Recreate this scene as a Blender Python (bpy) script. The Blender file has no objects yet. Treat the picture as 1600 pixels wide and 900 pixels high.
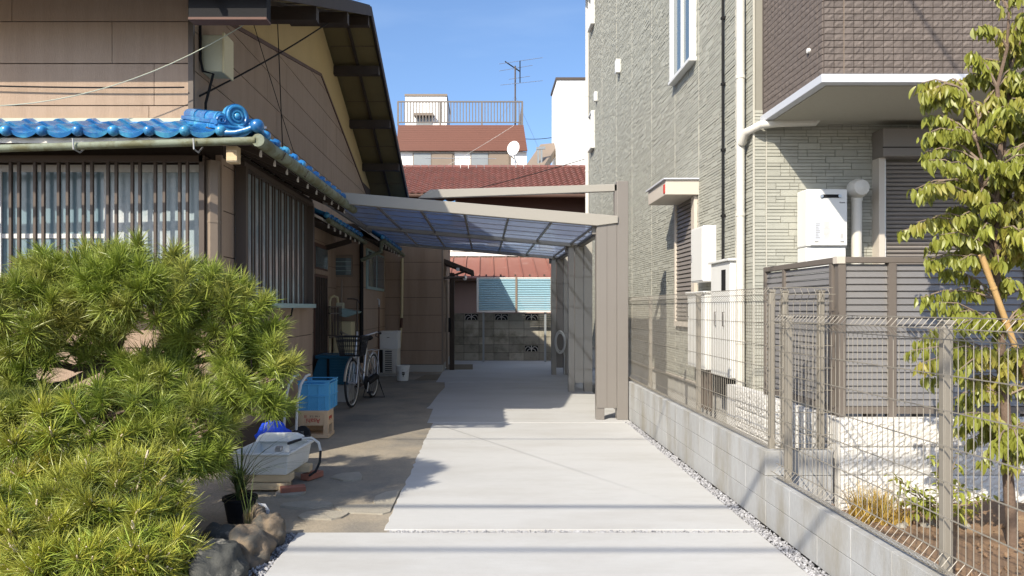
import bpy, math, random
from mathutils import Vector, Matrix, Quaternion
random.seed(7)
R = math.radians
V = Vector
scn = bpy.context.scene
col = scn.collection

# ------------------------------------------------------------------ camera
cam_d = bpy.data.cameras.new('camera'); cam = bpy.data.objects.new('camera', cam_d); col.objects.link(cam)
cam.location = (0, 0, 1.6); cam.rotation_euler = (R(90), 0, 0)
cam_d.sensor_width = 36; cam_d.lens = 36 * 1100 / 1600
cam_d.shift_x = 43 / 1600; cam_d.shift_y = 31 / 1600
cam_d.clip_end = 2000; cam_d.clip_start = .05
scn.camera = cam
# ------------------------------------------------------------------ sky and sun
SUN = V((.69, 1, -.96)).normalized()          # direction the light travels
w = bpy.data.worlds.new('World'); scn.world = w; w.use_nodes = True
nt = w.node_tree; bg = nt.nodes['Background']
sky = nt.nodes.new('ShaderNodeTexSky'); sky.sky_type = 'NISHITA'; sky.sun_disc = False
sky.sun_elevation = math.asin(-SUN.z); sky.sun_rotation = math.atan2(-SUN.x, -SUN.y) % (2 * math.pi)
sky.air_density = 1.0; sky.dust_density = 2.5; sky.ozone_density = 6.0
wc = nt.nodes.new('ShaderNodeTexCoord'); wm = nt.nodes.new('ShaderNodeMapping'); wm.inputs['Scale'].default_value = (1.2, 1.2, 7)
wn_ = nt.nodes.new('ShaderNodeTexNoise'); wn_.inputs['Scale'].default_value = 2.2; wn_.inputs['Detail'].default_value = 6
wr = nt.nodes.new('ShaderNodeMapRange'); wr.inputs[1].default_value = .48; wr.inputs[2].default_value = .8; wr.inputs[4].default_value = .12
wx = nt.nodes.new('ShaderNodeMix'); wx.data_type = 'RGBA'; wx.inputs[7].default_value = (4.6, 5.4, 6.2, 1)     # thin high cirrus
nt.links.new(wc.outputs['Generated'], wm.inputs[0]); nt.links.new(wm.outputs[0], wn_.inputs[0]); nt.links.new(wn_.outputs[0], wr.inputs[0])
nt.links.new(wr.outputs[0], wx.inputs[0]); nt.links.new(sky.outputs[0], wx.inputs[6]); nt.links.new(wx.outputs[2], bg.inputs[0]); bg.inputs[1].default_value = .125
sd = bpy.data.lights.new('sun', 'SUN'); sd.energy = 3.8; sd.angle = R(.53); sd.color = (1, .91, .76)
sun = bpy.data.objects.new('sun', sd); col.objects.link(sun)
sun.rotation_euler = SUN.to_track_quat('-Z', 'Y').to_euler(); sun.location = (-8, -10, 14)
vs = scn.view_settings
vs.view_transform = 'Standard'; vs.look = 'None'; vs.gamma = 1; vs.use_curve_mapping = False; vs.exposure = .92
scn.cycles.max_bounces = 12; scn.cycles.diffuse_bounces = 7; scn.cycles.transparent_max_bounces = 12; scn.cycles.use_denoising = True

def at(x, y, d):       # point seen at photo pixel x, y and standing d metres in front of the camera
    return V(((x - 757) * d / 1100, d, 1.6 - (y - 481) * d / 1100))

# ------------------------------------------------------------------ materials
MATS = {}
def M(name, c, rough=.6, var=.12, vs=2.5, bump=0., bs=40., metal=0., spec=.4, rnd=0., stretch=(1, 1, 1),
      c2=None, c2s=1.2, c2lo=.55, c2hi=.7, fine=.06, trans=0., coat=0., alpha=1., local=False):
    m = bpy.data.materials.new(name); m.use_nodes = True; t = m.node_tree; n = t.nodes; l = t.links
    b = n['Principled BSDF']
    b.inputs['Roughness'].default_value = rough; b.inputs['Metallic'].default_value = metal
    b.inputs['Specular IOR Level'].default_value = spec
    if coat: b.inputs['Coat Weight'].default_value = coat
    if alpha < 1: b.inputs['Alpha'].default_value = alpha
    if local:
        tc = n.new('ShaderNodeTexCoord'); pos = tc.outputs['Object']
    else:
        g = n.new('ShaderNodeNewGeometry'); pos = g.outputs['Position']
    mp = n.new('ShaderNodeMapping'); mp.inputs['Scale'].default_value = stretch; l.new(pos, mp.inputs['Vector']); P = mp.outputs[0]
    def noise(s, det=4, ro=.6):
        x = n.new('ShaderNodeTexNoise'); x.inputs['Scale'].default_value = s; x.inputs['Detail'].default_value = det
        x.inputs['Roughness'].default_value = ro; l.new(P, x.inputs['Vector']); return x.outputs[0]
    def math_(op, a, bb):
        x = n.new('ShaderNodeMath'); x.operation = op
        for i, q in enumerate((a, bb)):
            if isinstance(q, (int, float)): x.inputs[i].default_value = q
            else: l.new(q, x.inputs[i])
        return x.outputs[0]
    f = math_('MULTIPLY_ADD', noise(vs), 2 * var); n[-1].inputs[2].default_value = 1 - var
    if fine:
        f2 = math_('MULTIPLY_ADD', noise(vs * 22, 2), 2 * fine); n[-1].inputs[2].default_value = 1 - fine
        f = math_('MULTIPLY', f, f2)
    if rnd:
        oi = n.new('ShaderNodeObjectInfo')
        f3 = math_('MULTIPLY_ADD', oi.outputs['Random'], 2 * rnd); n[-1].inputs[2].default_value = 1 - rnd
        f = math_('MULTIPLY', f, f3)
    colr = n.new('ShaderNodeRGB'); colr.outputs[0].default_value = (*c, 1); base = colr.outputs[0]
    if c2:
        rp = n.new('ShaderNodeMapRange'); rp.inputs[1].default_value = c2lo; rp.inputs[2].default_value = c2hi
        l.new(noise(c2s, 6, .65), rp.inputs[0])
        mx = n.new('ShaderNodeMix'); mx.data_type = 'RGBA'; l.new(rp.outputs[0], mx.inputs[0]); l.new(base, mx.inputs[6])
        mx.inputs[7].default_value = (*c2, 1); base = mx.outputs[2]
    vm = n.new('ShaderNodeVectorMath'); vm.operation = 'SCALE'; l.new(base, vm.inputs[0]); l.new(f, vm.inputs[3])
    l.new(vm.outputs[0], b.inputs['Base Color'])
    if bump:
        bp = n.new('ShaderNodeBump'); bp.inputs['Strength'].default_value = min(1, bump); bp.inputs['Distance'].default_value = .01
        l.new(noise(bs, 5), bp.inputs['Height']); l.new(bp.outputs[0], b.inputs['Normal'])
    if trans:
        tr = n.new('ShaderNodeBsdfTranslucent'); l.new(vm.outputs[0], tr.inputs['Color'])
        ms = n.new('ShaderNodeMixShader'); ms.inputs[0].default_value = trans
        l.new(b.outputs[0], ms.inputs[1]); l.new(tr.outputs[0], ms.inputs[2])
        l.new(ms.outputs[0], n['Material Output'].inputs['Surface'])
    MATS[name] = m
    return m

M('concrete_new', (.415, .415, .405), .85, .07, .9, .25, 90, c2=(.365, .358, .34), c2s=1.1, c2lo=.46, c2hi=.70, fine=.045, stretch=(.5, 1.4, 1))
M('concrete_old', (.29, .25, .19), .9, .28, 1.3, .8, 45, c2=(.185, .17, .145), c2s=.8, c2lo=.42, c2hi=.62, fine=.16)
M('patch', (.16, .13, .09), .9, .15, 3, .4, 60)
M('ground', (.16, .15, .13), .95, .2, .5, .4, 20)
M('soil', (.19, .12, .07), .95, .35, 6, .9, 40, c2=(.30, .20, .11), c2s=7, fine=.25)
M('gravel', (.36, .36, .37), .85, .2, 30, rnd=0, c2=(.15, .15, .16), c2s=45, c2lo=.45, c2hi=.6)
M('block', (.335, .34, .34), .9, .16, 2.2, .35, 120, rnd=.05, c2=(.25, .235, .20), c2s=2.0, c2lo=.46, c2hi=.68, fine=.12, stretch=(1.5, 1.5, .45))
M('block_old', (.30, .28, .23), .95, .25, 3, .5, 60, rnd=.32, c2=(.15, .14, .105), c2s=2.5, c2lo=.50, c2hi=.70, fine=.12)
M('joint', (.10, .09, .08), .95)
M('white_rock', (.60, .585, .55), .9, .06, 4, .5, 60, rnd=.04)
M('siding', (.335, .245, .178), .85, .10, 1.2, .5, 30, rnd=.04, stretch=(6, 6, .5), fine=.12, c2=(.295, .212, .152), c2s=.9, c2lo=.46, c2hi=.66)
M('mortar', (.50, .37, .18), .9, .12, 1.5, .2, 80)
M('seam', (.09, .065, .05), .9)
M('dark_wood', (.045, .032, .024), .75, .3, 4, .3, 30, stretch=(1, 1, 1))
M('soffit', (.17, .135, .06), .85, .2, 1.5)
M('brown_metal', (.075, .055, .042), .5, .1, 3)
M('fascia', (.10, .05, .035), .7, .3, 3)
M('roof_dark', (.05, .05, .055), .7, .2, 3)
M('tile_blue', (.013, .125, .345), .27, .30, 6, .18, 25, spec=.55, rnd=.22, coat=.15, c2=(.06, .29, .44), c2s=6, c2lo=.45, c2hi=.68, fine=.15)  # paler blue patches stand in for highlights on the glaze
M('plaster', (.66, .63, .58), .9, .15, 8)
M('gutter', (.165, .19, .14), .7, .3, 4, .25, 60, c2=(.10, .10, .05), c2s=6, c2lo=.44, c2hi=.60, fine=.25)
M('flashing', (.40, .42, .33), .5, .1, 3)
M('alu_teal', (.25, .36, .36), .45, .1, 3)
M('alu_white', (.62, .62, .6), .4, .05, 3)
M('frost', (.27, .335, .36), .22, .15, 1.5, spec=.6, c2=(.50, .52, .52), c2s=2.0, c2lo=.48, c2hi=.66)
M('glass_teal', (.13, .20, .235), .15, .25, 2, spec=.7, c2=(.26, .33, .35), c2s=2.2)
M('glass_dark', (.10, .14, .16), .08, .2, 1, spec=.8)
M('cream', (.56, .49, .30), .6, .08, 3)
M('cream_box', (.47, .46, .33), .6, .06, 3)
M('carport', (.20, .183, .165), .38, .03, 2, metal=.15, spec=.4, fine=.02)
M('carport_lit', (.30, .283, .25), .4, .03, 2, fine=.02)  # same aluminium, paler for the brighter-lit parts; the light is in the colour
M('fence', (.25, .228, .19), .42, .04, 3, metal=.2, fine=.02)
M('stone_siding', (.325, .325, .28), .85, .08, .8, .3, 140, fine=.1)
M('stone_siding_b', (.345, .345, .297), .85, .08, .8, .3, 140, fine=.1)
M('stone_siding_c', (.30, .30, .258), .85, .08, .8, .3, 140, fine=.1)
M('siding_groove', (.23, .22, .185), .9, .1)
M('sealant', (.43, .415, .355), .7, .05)
M('foundation', (.42, .41, .38), .9, .1, 2, .2, 80)
M('brown_tile', (.125, .103, .090), .7, .12, 5, .5, 45, rnd=.10, fine=.1)
M('brown_back', (.07, .055, .05), .9)
M('soffit_beige', (.34, .325, .27), .8, .04, 1)
M('trim_white', (.50, .52, .56), .4, .03)
M('white_metal', (.63, .63, .605), .4, .03, 2, fine=.015)
M('white_pipe', (.55, .53, .475), .45, .05, 3)
M('beige_metal', (.50, .45, .385), .5, .03)
M('shutter', (.20, .18, .163), .5, .05, 3, metal=.1)
M('black', (.012, .012, .013), .8, .1, 3, spec=.2)
M('rubber', (.02, .02, .022), .8, .1)
M('steel', (.55, .55, .55), .3, .1, 4, metal=.8)
M('louver', (.215, .208, .205), .4, .04, 2, metal=.25, rnd=.03)
M('louver_frame', (.145, .125, .108), .45, .04, 2, metal=.1)
M('red_tile', (.185, .074, .062), .75, .3, 2.5, .2, 30, fine=.3, c2=(.15, .075, .065), c2s=5, c2lo=.45, c2hi=.62)
M('red_metal', (.225, .095, .075), .55, .12, 1.5, rnd=.06, c2=(.28, .15, .125), c2s=2.5, c2lo=.58, c2hi=.72)
M('brown_clad', (.155, .062, .042), .6, .06, 1, rnd=.02)
M('wall_white', (.80, .79, .76), .85, .05, .6)
M('wall_cream', (.62, .52, .38), .85, .06, .8)
M('wall_pink', (.33, .225, .19), .85, .08, .8)
M('wall_brown', (.09, .052, .038), .85, .15, 1)
M('grey_sash', (.23, .25, .26), .35, .05, 1)
M('brown_sash', (.21, .165, .125), .5, .05, 1)
M('polyblue', (.38, .60, .70), .35, .04, 1, trans=.25)
M('teal_plastic', (.012, .10, .17), .4, .1, 3)
M('blue_plastic', (.09, .36, .62), .4, .08, 4)
M('blue_vivid', (.01, .06, .55), .35, .2, 12, .5, 18)
M('beer_crate', (.62, .44, .27), .5, .08, 5)
M('red_print', (.45, .03, .02), .6, 0, fine=0)
M('dark_print', (.05, .045, .04), .6, 0, fine=0)
M('grey_print', (.27, .27, .27), .6, 0, fine=0)
M('basin', (.66, .67, .64), .3, .1, 6, spec=.5, c2=(.42, .40, .34), c2s=5, c2lo=.6, c2hi=.75)
M('plank', (.56, .44, .28), .8, .2, 5, .3, 40, stretch=(1, 6, 6))
M('brick', (.30, .12, .08), .9, .25, 8, .4, 60)
M('rock_brown', (.165, .125, .085), .9, .4, 7, 1.0, 18, c2=(.075, .07, .06), c2s=9, c2lo=.42, c2hi=.60, fine=.35)
M('rock_dark', (.055, .056, .05), .85, .45, 7, 1.0, 18, c2=(.24, .22, .18), c2s=7, c2lo=.58, c2hi=.68, fine=.35)
M('flagstone', (.30, .275, .225), .9, .2, 6, .7, 60, fine=.2)
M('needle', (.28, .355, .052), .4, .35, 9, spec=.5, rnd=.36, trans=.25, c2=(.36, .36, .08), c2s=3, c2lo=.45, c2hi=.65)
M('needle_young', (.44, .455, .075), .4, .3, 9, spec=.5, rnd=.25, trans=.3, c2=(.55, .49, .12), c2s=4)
M('candle', (.62, .52, .40), .8, .1)
M('bark', (.13, .09, .065), .95, .3, 12, .9, 40)
M('leaf', (.31, .335, .055), .4, .25, 7, spec=.5, rnd=.3, trans=.35, c2=(.45, .38, .08), c2s=3, c2lo=.5, c2hi=.68)
M('twig', (.20, .15, .11), .9, .2, 8)
M('bamboo', (.48, .31, .13), .6, .2, 9)
M('dry_grass', (.44, .30, .07), .8, .3, 9, trans=.2, c2=(.16, .19, .05), c2s=9)
M('yellow_leaf', (.42, .33, .06), .7, .3, 20)
M('grass_leaf', (.085, .12, .035), .5, .3, 6, trans=.2, c2=(.24, .17, .07), c2s=7)
M('hose', (.55, .55, .52), .5, .08)
M('orange_stain', (.36, .27, .17), .9, .2, 4, fine=.1)
def polycarb():
    m = bpy.data.materials.new('polycarbonate'); m.use_nodes = True; n = m.node_tree.nodes; l = m.node_tree.links
    b = n['Principled BSDF']; b.inputs['Base Color'].default_value = (.34, .38, .46, 1); b.inputs['Roughness'].default_value = .22
    tr = n.new('ShaderNodeBsdfTranslucent'); tr.inputs[0].default_value = (.44, .49, .60, 1)
    t2 = n.new('ShaderNodeBsdfTransparent'); t2.inputs[0].default_value = (.62, .68, .80, 1)
    a = n.new('ShaderNodeMixShader'); a.inputs[0].default_value = .5; l.new(b.outputs[0], a.inputs[1]); l.new(tr.outputs[0], a.inputs[2])
    c = n.new('ShaderNodeMixShader'); c.inputs[0].default_value = .5; l.new(a.outputs[0], c.inputs[1]); l.new(t2.outputs[0], c.inputs[2])
    l.new(c.outputs[0], n['Material Output'].inputs['Surface']); MATS['polycarb'] = m
polycarb()

# ------------------------------------------------------------------ mesh helpers
OFF = {}
class MB:
    def __init__(s): s.v = []; s.f = []; s.mi = []; s.cur = 0
    def add(s, vs, fs):
        o = len(s.v); s.v += [tuple(p) for p in vs]
        for f in fs: s.f.append([i + o for i in f]); s.mi.append(s.cur)
        return s
    def box(s, x0, x1, y0, y1, z0, z1):
        return s.add([(x0,y0,z0),(x1,y0,z0),(x1,y1,z0),(x0,y1,z0),(x0,y0,z1),(x1,y0,z1),(x1,y1,z1),(x0,y1,z1)],
              [(0,3,2,1),(4,5,6,7),(0,1,5,4),(1,2,6,5),(2,3,7,6),(3,0,4,7)])
    def bar(s, p0, p1, w, h=None, up=(0,0,1)):
        p0 = V(p0); p1 = V(p1); h = h or w; d = (p1 - p0).normalized(); up = V(up)
        if abs(d.dot(up)) > .98: up = V((0,1,0))
        a = d.cross(up).normalized() * (w / 2); b = a.cross(d).normalized() * (h / 2)
        vs = [p + i * a + j * b for p in (p0, p1) for i, j in ((-1,-1),(1,-1),(1,1),(-1,1))]
        return s.add(vs, [(0,1,2,3),(7,6,5,4),(0,4,5,1),(1,5,6,2),(2,6,7,3),(3,7,4,0)])
    def tube(s, pts, r, n=8, closed=False):
        pts = [V(p) for p in pts]; k = len(pts); rr = r if isinstance(r, (list, tuple)) else [r] * k
        up = None; rings = []
        for i, p in enumerate(pts):
            if closed: d = pts[(i + 1) % k] - pts[i - 1]
            else: d = pts[min(i + 1, k - 1)] - pts[max(i - 1, 0)]
            d = d.normalized() if d.length > 1e-9 else V((0,0,1))
            if up is None: up = V((0,0,1)) if abs(d.z) < .9 else V((1,0,0))
            a = d.cross(up)
            if a.length < 1e-6: a = d.orthogonal()
            a.normalize(); b = a.cross(d).normalized(); up = b
            rings.append([p + rr[i] * (math.cos(2*math.pi*j/n) * a + math.sin(2*math.pi*j/n) * b) for j in range(n)])
        vs = [q for g in rings for q in g]; fs = []
        for i in range(k if closed else k - 1):
            i2 = (i + 1) % k
            for j in range(n):
                j2 = (j + 1) % n
                fs.append((i*n+j, i*n+j2, i2*n+j2, i2*n+j))
        if not closed: fs += [tuple(range(n - 1, -1, -1)), tuple((k-1)*n + j for j in range(n))]
        return s.add(vs, fs)
    def cyl(s, p0, p1, r, n=12): return s.tube([p0, p1], r, n)
    def lathe(s, c, prof, n=20, axis='z'):
        c = V(c); vs = []; fs = []; k = len(prof)
        for r, z in prof:
            for j in range(n):
                a = 2*math.pi*j/n; x, y = r*math.cos(a), r*math.sin(a)
                vs.append(c + (V((x,y,z)) if axis == 'z' else V((x,z,y)) if axis == 'y' else V((z,x,y))))
        for i in range(k - 1):
            for j in range(n):
                j2 = (j+1) % n; fs.append((i*n+j, i*n+j2, (i+1)*n+j2, (i+1)*n+j))
        fs += [tuple(range(n-1,-1,-1)), tuple((k-1)*n+j for j in range(n))]
        return s.add(vs, fs)
    def sphere(s, c, r, n=14, m=8, sc=(1,1,1)):
        c = V(c); vs = []; fs = []
        for i in range(m + 1):
            t = math.pi * i / m
            for j in range(n):
                a = 2*math.pi*j/n
                vs.append(c + V((r*math.sin(t)*math.cos(a)*sc[0], r*math.sin(t)*math.sin(a)*sc[1], r*math.cos(t)*sc[2])))
        for i in range(m):
            for j in range(n):
                j2 = (j+1) % n; fs.append((i*n+j, (i+1)*n+j, (i+1)*n+j2, i*n+j2))
        return s.add(vs, fs)
    def ext(s, poly, axis, a, b):      # polygon extruded along an axis; poly holds the two other coordinates in x, y, z order
        k = len(poly)
        def q(p, c): return (c, p[0], p[1]) if axis == 'x' else (p[0], c, p[1]) if axis == 'y' else (p[0], p[1], c)
        vs = [q(p, a) for p in poly] + [q(p, b) for p in poly]
        fs = [tuple(range(k)), tuple(range(2*k-1, k-1, -1))] + [(i, i + k, (i+1) % k + k, (i+1) % k) for i in range(k)]
        return s.add(vs, fs)
    def mesh(s, name, mats, off=V((0,0,0)), smooth=False):
        me = bpy.data.meshes.new(name)
        me.from_pydata([(x-off.x, y-off.y, z-off.z) for x, y, z in s.v], [], s.f)
        for m in (mats if isinstance(mats, (list, tuple)) else [mats]): me.materials.append(MATS[m])
        if any(s.mi): me.polygons.foreach_set('material_index', s.mi)
        if smooth: me.polygons.foreach_set('use_smooth', [True] * len(me.polygons))
        me.validate(); me.update()
        import bmesh
        bm = bmesh.new(); bm.from_mesh(me); bmesh.ops.recalc_face_normals(bm, faces=bm.faces); bm.to_mesh(me); bm.free()
        if smooth:
            try: me.set_sharp_from_angle(angle=R(45))
            except Exception: pass
        return me
    def build(s, name, mats, parent=None, smooth=False, bev=0, label=None, kind=None, local=False):
        if parent is not None: off = V((0,0,0)) if local else OFF.get(parent.name, V((0,0,0)))
        elif local: off = V((0,0,0))
        else:
            xs, ys, zs = zip(*s.v); off = V(((min(xs)+max(xs))/2, (min(ys)+max(ys))/2, min(zs)))
        o = bpy.data.objects.new(name, s.mesh(name, mats, off, smooth)); col.objects.link(o)
        OFF[o.name] = off
        if parent is not None: o.parent = parent
        else: o.location = off
        if bev:
            b = o.modifiers.new('bevel', 'BEVEL'); b.width = bev; b.segments = 2; b.limit_method = 'ANGLE'; b.angle_limit = R(40)
        if label: o['label'] = label
        if kind: o['kind'] = kind
        return o
def tag(o, label, cat, group=None):
    o['label'] = label; o['category'] = cat
    if group: o['group'] = group
    return o
def thing(name, label, cat, loc=(0,0,0), group=None, rz=0):
    o = bpy.data.objects.new(name, None); col.objects.link(o); o.location = loc; o.rotation_euler = (0,0,rz); o.empty_display_size = .2
    OFF[o.name] = V(loc); return tag(o, label, cat, group)
def inst(name, me, parent, Mw, label=None):
    o = bpy.data.objects.new(name, me); col.objects.link(o); o.parent = parent
    o.matrix_basis = Matrix.Translation(-OFF[parent.name]) @ Mw; OFF[o.name] = OFF[parent.name]
    return o
def frame(o, u, v, n):
    m = Matrix.Identity(4)
    for i, c in enumerate((u, v, n)):
        for j in range(3): m[j][i] = c[j]
    m.translation = V(o); return m
def clip(poly, a, b, c):      # keep a*u + b*v <= c
    out = []
    for i in range(len(poly)):
        p, q = poly[i], poly[(i+1) % len(poly)]
        fp, fq = a*p[0]+b*p[1]-c, a*q[0]+b*q[1]-c
        if fp <= 0: out.append(p)
        if fp * fq < 0:
            t = fp / (fp - fq); out.append((p[0]+t*(q[0]-p[0]), p[1]+t*(q[1]-p[1])))
    return out
def boards(parent, axis, c0, c1, u0, u1, z0, z1, course, zstart, maxlen=1.9, cuts=(), mat='siding', name='siding_board'):
    """one object per siding board, lying between the planes c0 (back) and c1 (face)"""
    k = math.floor((z0 - zstart) / course)
    while zstart + k * course < z1 - .01:
        a, b = max(z0, zstart + k*course), min(z1, zstart + (k+1)*course)
        u = u0; first = True
        while u < u1 - .02:
            ln = random.uniform(.5, 1) * maxlen if first else maxlen; first = False
            e = min(u1, u + ln)
            if u1 - e < .25: e = u1
            poly = [(u + .003, a + .006), (e - .003, a + .006), (e - .003, b - .005), (u + .003, b - .005)]
            for ct in cuts:
                if poly: poly = clip(poly, *ct)
            if len(poly) > 2 and b - a > .02:
                MB().ext(poly, axis, c0, c1).build(name, mat, parent)
            u = e
        k += 1

# ------------------------------------------------------------------ ground, slabs, old paving
def structure(o): o['kind'] = 'structure'; return o
g = MB(); g.box(-300, 300, -200, 600, -.5, -.06); structure(g.build('ground', 'ground'))
def slab(name, pts, z0, z1, mat):
    o = MB().ext(pts, 'z', z0, z1).build(name, mat, bev=.008 if mat == 'concrete_new' else 0); return structure(o)
def ragged(x, ya, yb, step=.12, amp=.02):
    out = []; y = ya
    while y < yb: out.append((x + random.uniform(-amp, amp), y)); y += step
    out.append((x, yb)); return out
slab('driveway', [(-1.24, -1.5), (1.93, -1.5), (1.95, 5.02), (-1.33, 5.02)], -.1, .0, 'concrete_new')
L = ragged(-.72, 5.08, 9.78, .1, .012)
slab('driveway', [(1.95, 5.08), (1.98, 9.78)] + L[::-1], -.1, .001, 'concrete_new')
L = [(-.80, 9.82), (-.82, 11.2), (-.93, 11.25), (-.90, 11.5), (-.86, 13.0), (-.80, 14.2), (-.86, 15.16)]
slab('driveway', [(2.06, 9.82), (2.06, 15.16)] + L[::-1], -.1, .0, 'concrete_new')
slab('driveway', [(-1.05, 15.2), (2.9, 15.2), (2.9, 21.38), (-1.05, 21.38)], -.1, .001, 'concrete_new')
slab('old_pavement', [(-9, 5.03), (-.68, 5.03), (-.70, 9.8), (-.78, 15.2), (-1.0, 15.4), (-1.0, 21.3), (-9, 21.3)], -.2, -.006, 'concrete_old')
slab('concrete_patch', [(-1.02, 18.2), (-.30, 18.25), (-.33, 19.9), (-1.02, 19.85)], .002, .006, 'patch')
slab('concrete_patch', [(-1.55, 15.6), (-.95, 15.65), (-1.0, 16.9), (-1.42, 16.9)], -.004, .0, 'patch')
slab('garden_edge', [(-9, -1.5), (-1.32, -1.5), (-1.44, 5.0), (-9, 5.0)], -.2, -.03, 'soil')
# broken flagstones set in the old paving
for i, (px, py, rx, ry) in enumerate([(578, 795, .30, .16), (625, 780, .24, .30), (505, 806, .22, .12), (545, 745, .16, .18), (480, 790, .2, .12), (455, 770, .14, .14)]):
    d = 1760 / (py - 481); c = at(px, py, d)
    pts = []
    for k in range(11):
        a = 2*math.pi*k/11; rr = random.uniform(.75, 1.1); pts.append((min(c.x + rx*rr*math.cos(a), -.74), max(c.y + ry*rr*math.sin(a), 5.08)))
    o = MB().ext(pts, 'z', -.03, .004 + .002*i).build('flagstone', 'flagstone')
    structure(o)
# pebbles
def pebbles(name, n, fx, size, label, mat='gravel'):
    mb = MB(); ph = (1 + 5**.5) / 2
    ico = [V(p).normalized() for p in [(-1,ph,0),(1,ph,0),(-1,-ph,0),(1,-ph,0),(0,-1,ph),(0,1,ph),(0,-1,-ph),(0,1,-ph),(ph,0,-1),(ph,0,1),(-ph,0,-1),(-ph,0,1)]]
    F = [(0,11,5),(0,5,1),(0,1,7),(0,7,10),(0,10,11),(1,5,9),(5,11,4),(11,10,2),(10,7,6),(7,1,8),(3,9,4),(3,4,2),(3,2,6),(3,6,8),(3,8,9),(4,9,5),(2,4,11),(6,2,10),(8,6,7),(9,8,1)]
    for i in range(n):
        c = V(fx()); s = size * random.uniform(.5, 1.2); q = Quaternion((random.gauss(0,1), random.gauss(0,1), random.gauss(0,1), random.gauss(0,1))).normalized()
        sc = V((1, random.uniform(.6,1), random.uniform(.5,.8)))
        mb.add([c + (q @ V((p.x*sc.x, p.y*sc.y, p.z*sc.z))) * s * random.uniform(.8, 1.15) for p in ico], F)
    o = mb.build(name, mat); o['kind'] = 'stuff'; tag(o, label, 'gravel'); return o
structure(MB().box(1.93, 2.07, -1.5, 10.3, -.12, -.03).build('gravel_bed', 'foundation'))
pebbles('gravel', 5200, lambda: (random.uniform(1.955, 2.06), 2.6 + 7.4*random.random()**1.3, random.uniform(-.03, .0)), .014, 'strip of loose grey gravel along the low block wall')
pebbles('gravel', 1100, lambda: (random.uniform(-.7, 1.95), random.uniform(5.02, 5.08), random.uniform(-.02, -.008)), .011, 'fine grey gravel filling the joint across the driveway')
pebbles('gravel', 900, lambda: (random.uniform(-1.45, -1.31), random.uniform(3.6, 5.05), random.uniform(-.03, -.012)), .013, 'grey gravel between garden rocks and driveway')

# ------------------------------------------------------------------ low block wall on the right
T = thing('block_wall', 'low grey concrete block wall stepped along the driveway', 'wall', (2.125, 5, 0))
MB().box(2.08, 2.17, -1.2, 10.4, 0, .35).build('mortar_core', 'foundation', T)
MB().box(2.08, 2.17, 5.18, 10.4, .36, .54).build('mortar_core', 'foundation', T)
MB().box(2.18, 2.56, 5.19, 5.28, -.05, .54).build('mortar_core', 'foundation', T)
bm_ = MB().box(-.06, .06, -.1988, .1988, 0, .1795); bme = bm_.mesh('block', 'block')
def blk(x, y, z, rz=0, sx=1.):
    o = inst('block', bme, T, Matrix.Translation((x, y, z)) @ Matrix.Rotation(rz, 4, 'Z') @ Matrix.Diagonal((1, sx, 1, 1)))
    b = o.modifiers.new('bevel', 'BEVEL'); b.width = .002; b.segments = 1; b.limit_method = 'ANGLE'
for r in range(3):
    y = 5.17 + .2 + (0 if r != 1 else .0)
    ys = []
    yy = 5.37
    while yy < 10.4: ys.append(yy); yy += .4
    if r < 2:
        yy = 4.97
        while yy > 1.2: ys.append(yy); yy -= .4
    for q in ys: blk(2.125 + random.uniform(-.001, .001), q, .0 + .1833 * r + .001)
    blk(2.375, 5.235, .001 + .1833 * r, R(90), .94)

# ------------------------------------------------------------------ mesh fences
def mesh_fence(T, p0, p1, h, out, pitch=.05, posts=(), r=.0023):
    p0 = V(p0); p1 = V(p1); L = (p1 - p0).length; d = (p1 - p0) / L; out = V(out)
    prof = [(0, 0), (.045, .045), (0, .10), (0, h - .10), (.045, h - .05), (0, h)]
    mb = MB(); k = int(L / pitch)
    for i in range(k + 1):
        b = p0 + d * (i * pitch)
        mb.tube([b + out * o + V((0, 0, z)) for o, z in prof], r, 4)
    zs = [0, .10] + [.10 + (h - .2) * j / 6 for j in range(1, 6)] + [h - .10, h]
    for z in zs: mb.bar(p0 + V((0,0,z)) + out * .006, p1 + V((0,0,z)) + out * .006, r * 2.1)
    for z in (.045, h - .05): mb.bar(p0 + V((0,0,z)) + out * .047, p1 + V((0,0,z)) + out * .047, r * 2)
    o = mb.build('wire_mesh', 'fence', T, kind='stuff')
    for t in posts:
        b = p0 + d * t - out * .036
        q = MB().box(b.x - .022, b.x + .022, b.y - .022, b.y + .022, b.z - .08, b.z + h - .035).build('post', 'fence', T, bev=.006)
        c = MB().box(b.x - .026, b.x + .026, b.y - .026, b.y + .026, b.z + h - .035, b.z + h - .012).build('post_cap', 'fence', q, bev=.005)
F1 = thing('mesh_fence', 'upper wire mesh fence on the higher tier of the block wall', 'fence', (2.12, 7.8, .55))
mesh_fence(F1, (2.12, 5.24, .56), (2.12, 10.35, .56), 1.19, (-1, 0, 0), posts=(.05, 1.85, 3.9))
mesh_fence(F1, (2.14, 5.22, .56), (2.58, 5.22, .56), 1.19, (0, -1, 0), posts=(.10, .37))
F2 = thing('mesh_fence', 'lower wire mesh fence on the front block wall, before the garden bed', 'fence', (2.12, 3, .365))
mesh_fence(F2, (2.12, .4, .375), (2.12, 5.10, .375), 1.18, (-1, 0, 0), posts=(1.2, 2.89, 4.6))

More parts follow.
